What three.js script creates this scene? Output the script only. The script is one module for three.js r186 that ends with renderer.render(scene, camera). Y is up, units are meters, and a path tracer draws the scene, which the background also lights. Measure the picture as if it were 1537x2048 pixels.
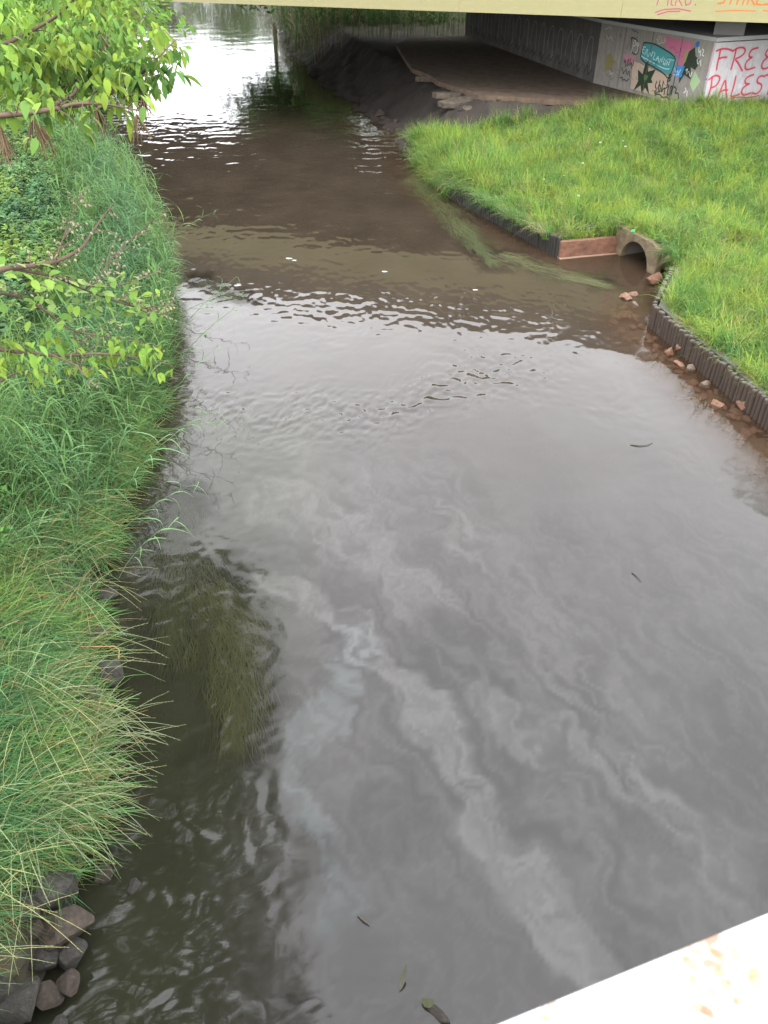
import * as THREE from 'three';

// ------------------------------------------------------------------ camera, sky, sun, exposure
const scene = new THREE.Scene();
const camera = new THREE.PerspectiveCamera(67, 768 / 1024, 0.05, 900);
camera.position.set(0, 5.5, 0);
camera.rotation.set(-38 * Math.PI / 180, 0, 0);
camera.focus = 9; camera.userData.fStop = 14;
const renderer = new THREE.WebGLRenderer({ antialias: true });
renderer.toneMapping = THREE.LinearToneMapping;
renderer.toneMappingExposure = 4.2;
renderer.shadowMap.enabled = true;

function rng(seed) { return () => { seed = (seed + 0x6D2B79F5) | 0; let t = Math.imul(seed ^ (seed >>> 15), 1 | seed); t = (t + Math.imul(t ^ (t >>> 7), 61 | t)) ^ t; return ((t ^ (t >>> 14)) >>> 0) / 4294967296; }; }
const R = rng(11);
const rr = (a, b, r = R) => a + (b - a) * r();
const clamp = (x, a = 0, b = 1) => Math.min(b, Math.max(a, x));
const sm = (a, b, x) => { const t = clamp((x - a) / (b - a)); return t * t * (3 - 2 * t); };
const mix = (a, b, t) => a + (b - a) * t;
// gradient noise
const PERM = (() => { const p = [...Array(256).keys()], r = rng(5); for (let i = 255; i > 0; i--) { const j = Math.floor(r() * (i + 1)); [p[i], p[j]] = [p[j], p[i]]; } return new Uint8Array([...p, ...p]); })();
const GX = new Float64Array(256), GY = new Float64Array(256); { const r = rng(6); for (let i = 0; i < 256; i++) { const a = r() * Math.PI * 2; GX[i] = Math.cos(a); GY[i] = Math.sin(a); } }
function noise(x, y) {
  const xi = Math.floor(x), yi = Math.floor(y), fx = x - xi, fy = y - yi, X = xi & 255, Y = yi & 255;
  const u = fx * fx * fx * (fx * (fx * 6 - 15) + 10), v = fy * fy * fy * (fy * (fy * 6 - 15) + 10);
  const g = (i, j, dx, dy) => { const h = PERM[PERM[(X + i) & 255] + ((Y + j) & 255)]; return GX[h] * dx + GY[h] * dy; };
  return 1.5 * mix(mix(g(0, 0, fx, fy), g(1, 0, fx - 1, fy), u), mix(g(0, 1, fx, fy - 1), g(1, 1, fx - 1, fy - 1), u), v);
}
function fbm(x, y, o = 4) { let s = 0, a = 0.5; for (let i = 0; i < o; i++) { s += a * noise(x, y); x = x * 2.03 + 17.1; y = y * 2.03 - 9.7; a *= 0.5; } return s; }

{ // one overcast sky: an even cloud layer, softly lumpy, a little brighter overhead
  const W = 256, H = 128, d = new Float32Array(W * H * 4);
  for (let j = 0; j < H; j++) for (let i = 0; i < W; i++) {
    const el = ((j + 0.5) / H - 0.5) * Math.PI, az = (i + 0.5) / W * 2 * Math.PI;
    const s = Math.sin(el), c = Math.cos(el);
    const n = fbm(c * Math.cos(az) * 2.2 / (0.35 + Math.max(0, s)) + 3, c * Math.sin(az) * 2.2 / (0.35 + Math.max(0, s)) + 8, 4);
    let L = (1.0 + 0.55 * Math.sqrt(Math.max(0, s))) * (1 + 0.22 * n);
    const k = (j * W + i) * 4;
    if (s < 0) { d[k] = 0.1; d[k + 1] = 0.105; d[k + 2] = 0.08; } else { d[k] = 0.985 * L; d[k + 1] = 1.0 * L; d[k + 2] = 1.045 * L; }
    d[k + 3] = 1;
  }
  const t = new THREE.DataTexture(d, W, H, THREE.RGBAFormat, THREE.FloatType);
  t.mapping = THREE.EquirectangularReflectionMapping; t.magFilter = THREE.LinearFilter; t.minFilter = THREE.LinearFilter; t.needsUpdate = true;
  scene.background = t; scene.environment = t;
}
const sun = new THREE.DirectionalLight(0xfff4e6, 0.5);
sun.position.set(14, 40, 18); sun.target.position.set(0, 0, -12); scene.add(sun, sun.target);
sun.castShadow = true; sun.shadow.radius = 40; sun.shadow.mapSize.set(2048, 2048);
Object.assign(sun.shadow.camera, { left: -40, right: 40, top: 40, bottom: -40, near: 1, far: 140 });

// ------------------------------------------------------------------ helpers
const used = {};
function numbered(name) { const n = used[name] = (used[name] ?? -1) + 1; return n ? `${name}_${String(n).padStart(3, '0')}` : name; }
function tag(o, label, category, group, kind) { Object.assign(o.userData, { label, category }); if (group) o.userData.group = group; if (kind) o.userData.kind = kind; return o; }
function add(o, parent = scene) { o.castShadow = o.receiveShadow = true; parent.add(o); return o; }
function mesh(name, geo, mat, parent = scene) { const o = new THREE.Mesh(geo, mat); o.name = parent === scene ? numbered(name) : name; return add(o, parent); }
function thing(name, x = 0, y = 0, z = 0) { const g = new THREE.Group(); g.name = numbered(name); g.position.set(x, y, z); scene.add(g); return g; }
function struct(name, geo, mat) { const o = mesh(name, geo, mat); o.userData.kind = 'structure'; return o; }
const V = (x, y, z) => new THREE.Vector3(x, y, z);
const C = (r, g, b) => new THREE.Color().setRGB(r, g, b);
const std = (c, rough = 0.9, extra = {}) => new THREE.MeshStandardMaterial({ color: c, roughness: rough, side: THREE.DoubleSide, ...extra });
const leafy = (c, t = 0.4, extra = {}) => new THREE.MeshPhysicalMaterial({ color: c, roughness: 0.92, transmission: t, thickness: 0, side: THREE.DoubleSide, specularIntensity: 0.25, ...extra });

class MB { // collects triangles for ONE mesh
  constructor() { this.p = []; this.i = []; this.c = []; }
  v(p, c) { this.p.push(p.x, p.y, p.z); if (c) this.c.push(c.r, c.g, c.b); return this.p.length / 3 - 1; }
  tri(a, b, c) { this.i.push(a, b, c); }
  quad(a, b, c, d) { this.i.push(a, b, c, a, c, d); }
  box(cx, cy, cz, sx, sy, sz, yaw = 0) {
    const co = Math.cos(yaw), si = Math.sin(yaw), q = [];
    for (const [a, b, c] of [[-1, -1, -1], [1, -1, -1], [1, 1, -1], [-1, 1, -1], [-1, -1, 1], [1, -1, 1], [1, 1, 1], [-1, 1, 1]]) q.push(V(cx + a * sx / 2 * co + c * sz / 2 * si, cy + b * sy / 2, cz - a * sx / 2 * si + c * sz / 2 * co));
    for (const [a, b, c, d] of [[0, 3, 2, 1], [4, 5, 6, 7], [0, 1, 5, 4], [3, 7, 6, 2], [1, 2, 6, 5], [0, 4, 7, 3]]) { const n = [q[a], q[b], q[c], q[d]].map((k) => this.v(k)); this.quad(...n); }
    return this;
  }
  tube(pts, radii, seg = 6, cap = true) {
    const rings = []; let side = null;
    pts.forEach((p, k) => {
      const t = V().subVectors(pts[Math.min(k + 1, pts.length - 1)], pts[Math.max(k - 1, 0)]).normalize();
      if (!side) side = Math.abs(t.y) > 0.9 ? V(1, 0, 0) : V(0, 1, 0);
      const a = V().crossVectors(t, side).normalize(), b = V().crossVectors(a, t).normalize(); side = b.clone();
      const r = Array.isArray(radii) ? radii[k] : radii, ring = [];
      for (let s = 0; s < seg; s++) { const f = s / seg * Math.PI * 2; ring.push(this.v(p.clone().addScaledVector(a, Math.cos(f) * r).addScaledVector(b, Math.sin(f) * r))); }
      rings.push(ring);
    });
    for (let k = 0; k + 1 < rings.length; k++) for (let s = 0; s < seg; s++) this.quad(rings[k][s], rings[k][(s + 1) % seg], rings[k + 1][(s + 1) % seg], rings[k + 1][s]);
    if (cap) for (const [ring, p] of [[rings[0], pts[0]], [rings.at(-1), pts.at(-1)]]) { const m = this.v(p); for (let s = 0; s < seg; s++) this.tri(m, ring[s], ring[(s + 1) % seg]); }
    return this;
  }
  // a grass blade: a strip that starts at o, leans along dir and droops
  blade(o, dir, len, width, droop, seg = 4, taper = 1, rise = 1) {
    const w = V(-dir.z, 0, dir.x).normalize(); let prev = null;
    for (let k = 0; k <= seg; k++) {
      const t = k / seg, h = len * (t * rise - droop * t * t), out = len * t * (0.25 + droop * t * 0.75);
      const p = V(o.x + dir.x * out, o.y + h, o.z + dir.z * out), ww = width * 0.5 * Math.max(0.04, taper === 2 ? Math.sin(Math.PI * Math.min(1, 0.18 + 0.82 * t)) : 1 - t * t);
      const a = this.v(p.clone().addScaledVector(w, ww)), b = this.v(p.clone().addScaledVector(w, -ww));
      if (prev) this.quad(prev[0], prev[1], b, a); prev = [a, b];
    }
    return this;
  }
  geo(smooth = true) {
    const g = new THREE.BufferGeometry(); g.setAttribute('position', new THREE.Float32BufferAttribute(this.p, 3));
    if (this.c.length) g.setAttribute('color', new THREE.Float32BufferAttribute(this.c, 3));
    g.setIndex(this.i); g.computeVertexNormals();
    if (!smooth) { const f = g.toNonIndexed(); f.computeVertexNormals(); return f; }
    return g;
  }
}
function curve(pts, n) { const c = new THREE.CatmullRomCurve3(pts.map((p) => V(...p))); return c.getPoints(n); }
function canvasTex(w, h, draw) { const c = document.createElement('canvas'); c.width = w; c.height = h; const g = c.getContext('2d'); draw(g, w, h); const t = new THREE.CanvasTexture(c); t.colorSpace = THREE.SRGBColorSpace; t.wrapS = t.wrapT = THREE.ClampToEdgeWrapping; return t; }
function dataTex(w, h, f) { const d = new Uint8Array(w * h * 4); for (let j = 0; j < h; j++) for (let i = 0; i < w; i++) { const [r, g, b] = f(i, j); const k = (j * w + i) * 4; d[k] = clamp(r, 0, 1) * 255; d[k + 1] = clamp(g, 0, 1) * 255; d[k + 2] = clamp(b, 0, 1) * 255; d[k + 3] = 255; } const t = new THREE.DataTexture(d, w, h); t.magFilter = t.minFilter = THREE.LinearFilter; t.wrapS = t.wrapT = THREE.RepeatWrapping; t.needsUpdate = true; return t; }
const grain = dataTex(512, 512, (i, j) => { const v = 0.5 + 0.5 * fbm(i / 18, j / 18, 5) + 0.15 * noise(i / 2.3, j / 2.3); return [v, v, v]; });

const stoneTex = (a, b) => { const t = dataTex(128, 128, (i, j) => { const n = 0.5 + 0.9 * fbm(i / 20, j / 20, 5); return [mix(a[0], b[0], n), mix(a[1], b[1], n), mix(a[2], b[2], n)]; }); t.colorSpace = THREE.SRGBColorSpace; return t; };

// ------------------------------------------------------------------ the lie of the land
const LEFT = [[-3.4, 14], [-2.6, 4], [-2.35, -1.0], [-2.12, -2.3], [-2.12, -2.9], [-2.48, -3.9], [-2.92, -5.25], [-3.12, -6.8], [-3.2, -9.6], [-3.88, -13.2], [-5.3, -17.3], [-7.3, -21.3], [-9.4, -25.8], [-10.6, -31], [-14.9, -52], [-18, -68], [-27, -90], [-60, -135]];
// right bank: x, z, kind of the stretch that starts there (log edging, culvert pocket, wall, grass nose, earth, meadow)
const RIGHT = [[8.6, 14, 'log'], [5.55, -6.8, 'log'], [5.14, -8.8, 'log'], [4.44, -12.1, 'log'], [5.3, -13.95, 'wall'], [5.15, -14.5, 'pipe'], [6.5, -15.05, 'pipe'], [6.2, -15.95, 'pipe'], [4.78, -15.5, 'wall'], [4.74, -15.6, 'wall'], [3.48, -15.28, 'log'], [1.52, -19.4, 'nose'], [1.0, -21.4, 'nose'], [0.8, -22.9, 'earth'], [0.45, -24.6, 'earth'], [-0.8, -28.7, 'earth'], [-2.5, -34.3, 'earth'], [-4.5, -42.2, 'far'], [-6.2, -51.7, 'far'], [-9.5, -68, 'far'], [-17, -90, 'far'], [-45, -140, 'far']];
const POLY = [...LEFT, ...RIGHT.slice().reverse()];
function segDist(x, z, a, b) { const dx = b[0] - a[0], dz = b[1] - a[1], t = clamp(((x - a[0]) * dx + (z - a[1]) * dz) / (dx * dx + dz * dz)); return Math.hypot(x - a[0] - dx * t, z - a[1] - dz * t); }
function shore(x, z) { // d > 0 on land, < 0 in the river; which bank, and which stretch of it
  let inside = false;
  for (let i = 0, j = POLY.length - 1; i < POLY.length; j = i++) { const [xi, zi] = POLY[i], [xj, zj] = POLY[j]; if ((zi > z) !== (zj > z) && x < (xj - xi) * (z - zi) / (zj - zi) + xi) inside = !inside; }
  let dl = 1e9, dr = 1e9, kind = '';
  for (let i = 0; i + 1 < LEFT.length; i++) dl = Math.min(dl, segDist(x, z, LEFT[i], LEFT[i + 1]));
  for (let i = 0; i + 1 < RIGHT.length; i++) { const d = segDist(x, z, RIGHT[i], RIGHT[i + 1]); if (d < dr) { dr = d; kind = RIGHT[i][2]; } }
  const left = dl < dr, d = Math.min(dl, dr);
  return { d: inside ? -d : d, dl, dr, left, kind: left ? 'left' : kind };
}
const UF = [0.9451, 0.3269];                                      // the road bridge runs along this direction (x, z)
const bridgeDepth = (x, z) => (x + 4.75) * 0.3269 - (z + 26.9) * 0.9451;   // metres behind the bridge's near face
function height(x, z, s = shore(x, z)) {
  const d = s.d, n = fbm(x * 0.9, z * 0.9, 3);
  if (d < 0) return -0.1 - 0.4 * sm(0, 1.6, -d) + 0.04 * n;
  const farRise = 1.4 * sm(12, 60, d) + 0.35 * noise(x * 0.05, z * 0.05) * sm(12, 40, d);
  if (s.left) return -0.1 + (0.62 + 0.15 * n) * (1 - Math.exp(-d / 0.4)) + 0.17 * Math.min(d, 8) + farRise;
  const B = bridgeDepth(x, z), under = sm(0.2, 1.2, B) * (1 - sm(13.5, 16, B));
  const lawn = 0.3 + 0.93 * sm(0.2, 7.5, d) + 0.045 * n;
  let h = lawn;
  if (s.kind === 'log' || s.kind === 'wall') h = mix(-0.4, lawn, sm(0.06, 0.15, d));
  else if (s.kind === 'pipe') h = mix(-0.4, lawn, sm(0.03, 0.13, d));
  else if (s.kind === 'nose') h = mix(-0.12, lawn + 0.1 * n, sm(0.0, 0.5, d));
  const m = Math.max(0, d);
  const earth = 1.1 * sm(0.0, 2.6, m + 0.5 * n) * (0.75 + 0.5 * sm(0, 2.6, m)) * 0.82 - 0.06 * (1 - sm(0, .5, m)) + 0.34 * fbm(x * 1.5, z * 1.5, 5);
  const e = Math.max(under, s.kind === 'earth' ? sm(-1.2, 0.3, B) : 0, s.kind === 'far' ? 1 : 0);
  const slabby = under * sm(1.9, 2.8, d);
  h = mix(h, mix(earth, 1.02, slabby), e);
  return h + farRise * (s.kind === 'far' ? 1 : 0.3) + (B > 14 ? 0.4 * sm(14, 20, B) * sm(0.5, 4, d) : 0);
}
function axis(stops) { const out = []; for (let k = 0; k + 1 < stops.length; k++) { const [a, st] = stops[k], [b, st2] = stops[k + 1]; let x = a; while (Math.abs(x - a) < Math.abs(b - a) - 1e-6) { out.push(x); const t = (x - a) / (b - a); x += Math.sign(b - a) * mix(st, st2, t); } } out.push(stops.at(-1)[0]); return out; }

{
  const xs = axis([[-420, 60], [-60, 6], [-18, 0.5], [-9, 0.14], [9, 0.14], [16, 0.5], [60, 6], [420, 60]]);
  const zs = axis([[120, 30], [16, 3], [1, 0.14], [-28, 0.15], [-44, 0.4], [-75, 1.2], [-150, 10], [-420, 60]]);
  const mb = new MB(), nx = xs.length;
  for (const z of zs) for (const x of xs) {
    const s = shore(x, z), h = height(x, z, s), n = fbm(x * 1.7 + 4, z * 1.7, 4), B = bridgeDepth(x, z);
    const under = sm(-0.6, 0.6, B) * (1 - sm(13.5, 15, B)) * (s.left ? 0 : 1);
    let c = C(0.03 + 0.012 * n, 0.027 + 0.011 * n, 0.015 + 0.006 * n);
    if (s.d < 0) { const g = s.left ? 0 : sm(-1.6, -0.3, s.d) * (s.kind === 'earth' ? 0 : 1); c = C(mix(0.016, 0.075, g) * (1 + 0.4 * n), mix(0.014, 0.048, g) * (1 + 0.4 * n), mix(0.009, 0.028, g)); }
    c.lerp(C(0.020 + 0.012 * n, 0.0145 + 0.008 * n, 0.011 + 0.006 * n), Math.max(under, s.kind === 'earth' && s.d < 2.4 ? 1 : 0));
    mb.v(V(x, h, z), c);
  }
  for (let j = 0; j + 1 < zs.length; j++) for (let i = 0; i + 1 < nx; i++) { const a = j * nx + i; mb.quad(a, a + 1, a + nx + 1, a + nx); }
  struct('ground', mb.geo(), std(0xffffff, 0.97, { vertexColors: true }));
}

// ------------------------------------------------------------------ the river's surface
const lineDist = (x, z, pts) => { let best = 1e9, at = 0; for (let i = 0; i + 1 < pts.length; i++) { const a = pts[i], b = pts[i + 1], dx = b[0] - a[0], dz = b[1] - a[1], t = clamp(((x - a[0]) * dx + (z - a[1]) * dz) / (dx * dx + dz * dz)), d = Math.hypot(x - a[0] - dx * t, z - a[1] - dz * t); if (d < best) { best = d; at = (i + t) / (pts.length - 1); } } return [best, at]; };
const FILM = [ // threads of pale scum and silt drifting on the water: path, half width at both ends, strength
  [[[-1.18, -5.86], [-0.64, -5.49], [-0.13, -4.99], [0.31, -4.24], [0.65, -3.56], [0.86, -3.01], [1.13, -2.61], [1.36, -2.21], [1.5, -1.8]], 0.17, 0.2, 1.15],
  [[[-1.23, -7.27], [-0.38, -6.54], [0.27, -5.97], [0.64, -5.25]], 0.5, 0.24, 0.75],
  [[[-0.2, -5.1], [-0.37, -4.93], [-0.52, -4.24], [-0.68, -3.84], [-0.59, -3.3], [-0.47, -2.9], [-0.27, -2.47]], 0.10, 0.12, 0.45],
  [[[0.8, -4.35], [1.31, -3.98], [1.76, -3.69], [2.21, -3.42], [2.33, -2.93], [2.5, -2.3]], 0.16, 0.2, 0.6],
  [[[-1.08, -8.34], [-0.05, -7.27], [0.65, -7.08], [1.3, -6.2]], 0.3, 0.25, 0.3],
  [[[1.0, -6.6], [1.5, -5.5], [1.6, -4.6], [2.4, -4.2]], 0.35, 0.4, 0.22],
];
const WEED = [ // beds of streaming water weed: path, half width
  [[[-2.4, -7.3], [-2.25, -6.3], [-2.1, -5.4], [-2.0, -4.9]], 0.36], [[[-1.85, -5.9], [-1.5, -5.3], [-1.33, -4.6], [-1.25, -3.9]], 0.42],
  [[[0.7, -21.2], [1.2, -19.4], [1.75, -16.8], [2.2, -14.7]], 0.42], [[[2.3, -15.6], [3.2, -14.6], [4.1, -13.9]], 0.4], [[[-3.5, -14.2], [-3.0, -13.6], [-2.6, -13.2]], 0.35],
];
{
  const xc = (z) => z > -12 ? mix(1.5, 0.4, sm(-3, -12, z)) : z > -52 ? mix(0.4, -10.5, (-12 - z) / 40) : mix(-10.5, -40, (-52 - z) / 80);
  const us = axis([[-70, 14], [-14, 1.2], [-6.2, 0.2], [-4.8, 0.03], [4.6, 0.03], [6, 0.2], [14, 2], [60, 14]]);
  const zs = []; for (let z = 12; z > -130;) { zs.push(z); const D = Math.hypot(z, 5.5); z -= z > -0.8 ? 0.5 : z > -60 ? 0.0047 * D : 0.02 * D; }
  const nu = us.length, P = new Float32Array(nu * zs.length * 3), K = new Float32Array(nu * zs.length * 4), I = [];
  const ripple = (x, z, d) => {
    const blot = 0.5 + 0.9 * fbm(x * 0.55 + 31, z * 0.5, 3);
    const front = Math.exp(-(((z + 9.35 + 0.42 * Math.max(0, x + 0.3) - 0.4 * noise(x * 0.8, 3.3)) / 0.68) ** 2)) * sm(3.2, 1.2, x);       // line of chop where two currents meet
    const front2 = Math.exp(-(((z + 12.9 + 0.4 * noise(x * 0.7, 9)) / 0.8) ** 2));
    let a = 0.10 + 1.3 * front * (0.55 + 0.6 * clamp(blot, 0, 1)) + 0.5 * front2 * sm(4, 2.5, x) + 0.5 * sm(-8.6, -9.8, z) * sm(-14.5, -12.5, z) * clamp(blot + 0.15, 0.1, 1) * sm(4.5, 3, x);
    a += 0.5 * sm(-15, -20, z) * sm(-33, -26, z) + 0.42 * sm(-12.6, -14, z) * clamp(blot + 0.25, 0.2, 1);
    a += 0.5 * sm(-0.7, -1.25, x) * sm(-9.4, -8, z) * sm(-3, -4.2, z) * clamp(blot + 0.25);
    a += 1.25 * sm(-0.65, -1.3, x + 0.12 * (z + 2)) * sm(-4, -3, z) * clamp(blot + 0.4, .2, 1.2);
    a += 1.3 * Math.exp(-(((x - 0.15) ** 2 + (z + 1.85) ** 2) / 0.12));
    a += 0.3 * sm(2.4, 3.4, x) * sm(-6.5, -8, z) * sm(-11, -9.5, z) * clamp(blot + 0.2);
    a *= 1 - 0.6 * sm(-28, -34, z);
    const wx = 0.25 * noise(x * 0.9, z * 0.9), wz = 0.25 * noise(x * 0.9 + 40, z * 0.9), X = x + wx, Z = z + wz;
    const far = sm(-15, -19, z);
    const X2 = X + 0.16 * noise(x * 2.3 + 7, z * 2.3), Z2 = Z + 0.12 * noise(x * 2.1, z * 2.6 + 60);
    let h = 0.0034 * a * noise(X2 * 2.3, Z2 * 5.0) + 0.0040 * a * noise(X2 * 5.2 + 9, Z2 * 11) + 0.0034 * Math.max(0, a - 0.12) * noise(X2 * 11 + 0.6 * Z2, Z2 * 21 + 5) + 0.0016 * Math.max(0, a - 0.3) * noise(X2 * 24, Z2 * 33);
    h += front * (0.75 + 0.6 * clamp(blot + .2)) * (0.0066 * noise(X2 * 6.5 + 0.5 * Z2, Z2 * 14 + 80) + 0.0062 * noise(X2 * 13, Z2 * 25 + 30) + 0.003 * noise(X2 * 23 + 5, Z2 * 38) + 0.004 * noise(X2 * 3, Z2 * 7 + 2));
    h += far * 0.010 * a * noise(X * 1.4, Z * 3.6 + 7);
    h += 0.004 * noise(x * 0.8, z * 0.8) + 0.0012 * noise(X * 3, Z * 3 + 50);
    if (x < -0.7 && z > -8.5) h += 0.006 * a * Math.abs(noise(X * 4 + 3, Z * 4)) ;
    return h;
  };
  zs.forEach((z, j) => us.forEach((u, i) => {
    const x = xc(z) + u, k = j * nu + i, near = z < 0 && z > -60 && Math.abs(u) < 6.2;
    let h = 0, c = [0.026, 0.0205, 0.0155], al = 1;
    if (near) {
      const s = shore(x, z); h = s.d < 0.8 ? ripple(x, z, s.d) : 0;
      const n = fbm(x * 1.1, z * 0.7, 4), f = sm(-4, -13, z);
      const ol = 0.55 * sm(-0.4, -1.5, x + 0.05 * (z + 4)) * sm(-10.5, -8.5, z); c = [mix(0.0130, 0.026, f) * (1 + 0.3 * n) * (1 - 0.2 * ol), mix(0.0116, 0.020, f) * (1 + 0.3 * n) * (1 + 0.05 * ol), mix(0.0100, 0.0140, f) * (1 + 0.3 * n) * (1 - 0.5 * ol)];
      if (z > -10 && s.d < 0.3) { // scum threads
        const q = 1.5, w1 = 0.5 * fbm(x * 0.9 + 4, z * 0.9, 3), wx = x + 0.42 * fbm(x * q + w1, z * q, 5) + 0.05 * noise(x * 7 + 3 * w1, z * 6), wz = z + 0.5 * fbm(x * q + 20, z * q + 7 + w1, 5) + 0.06 * noise(x * 7 + 5, z * 6);
        let film = 0;
        for (const [pts, w0, w1, st] of FILM) { const [d, t] = lineDist(wx, wz, pts); const w = mix(w0, w1, t); film += st * (1 - sm(w * 0.62, w * 1.2, d)) * (1 - sm(0.85, 1, t) * (st < 0.9 ? 1 : 0)); }
        const al1 = wx * 0.5 + wz * 0.86, ac = wx * 0.86 - wz * 0.5, fil = 1 - Math.min(1, 2.1 * Math.abs(fbm(ac * 3.6, al1 * 0.9 + 3, 4)));
        const thin = 1 - Math.min(1, 3.2 * Math.abs(fbm(ac * 6.5 + 40, al1 * 1.3 + 3 + w1, 4)));
        film *= 0.16 + 0.5 * fil + 0.62 * Math.pow(thin, 2) + 0.5 * fbm(wx * 5, wz * 3.2, 4);
        film += 0.42 * Math.pow(fil, 3) * sm(-1.5, -0.6, x) * sm(2.6, 1.2, x - 0.25 * (z + 5)) * sm(-9.2, -7.6, z) * sm(-2.0, -3.0, z);
        film += 0.10 * sm(-4.2, -6.4, z) * sm(-11, -8.5, z) * (0.8 + 0.5 * fbm(x * 0.8, z * 0.8 + 90, 3)) * sm(-2.2, -0.8, x);
        film += 0.08 * sm(-0.1, 0.45, fbm(wx * 1.1 + 60, wz * 0.9, 5)) * sm(-0.9, 0, x);
        film *= 0.86; film += (0.08 + 0.2 * fbm(wx * 0.9 + 20, wz * 0.5, 4) + 0.25 * Math.pow(fil, 4)) * sm(0.9, 2.4, x) * sm(-8.5, -5.5, z);
        film += 0.16 * Math.pow(thin, 2) * sm(-1.4, -0.5, x) * sm(-8.5, -6.5, z);
        film = 1.32 * Math.max(0, film); film = film / (1 + 0.3 * film);
        const [bd] = lineDist(wx, wz, FILM[2][0]), irid = (1 - sm(0.03, 0.17, bd)) * (0.4 + 0.6 * thin);
        c = [c[0] + 0.003 * irid, c[1] + 0.0075 * irid, c[2] + 0.008 * irid];
        c = [c[0] + 0.0275 * film, c[1] + 0.0268 * film, c[2] + 0.0265 * film];
      }
      const e = s.left ? 0 : sm(-1.3, 0, s.d) * (s.kind === 'log' && z > -13 ? 1 : 0.5);   // shallow, reddish gravel showing through
      c = [c[0] + 0.02 * e, c[1] + 0.006 * e, c[2]]; al = 1 - 0.5 * e;
      for (const [pts, w] of WEED) { const [d] = lineDist(x + 0.35 * fbm(x * 2.2, z * 2.2, 3), z + 0.5 * fbm(x * 2 + 9, z * 2, 3), pts); al = Math.min(al, 1 - (z < -13 ? 0.6 : 0.4) * (1 - sm(w * 0.3, w * 1.35, d))); }
    }
    P.set([x, h, z], k * 3); K.set([...c, al], k * 4);
  }));
  for (let j = 0; j + 1 < zs.length; j++) for (let i = 0; i + 1 < nu; i++) { const a = j * nu + i; I.push(a, a + 1, a + nu + 1, a, a + nu + 1, a + nu); }
  const g = new THREE.BufferGeometry(); g.setAttribute('position', new THREE.BufferAttribute(P, 3)); g.setAttribute('color', new THREE.BufferAttribute(K, 4)); g.setIndex(I); g.computeVertexNormals();
  const w = struct('river_water', g, new THREE.MeshPhysicalMaterial({ color: 0xffffff, vertexColors: true, transparent: true, roughness: 0.055, ior: 1.345, side: THREE.DoubleSide }));
  w.userData.label = 'murky grey brown river with pale scum drifting on it';
}

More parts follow.
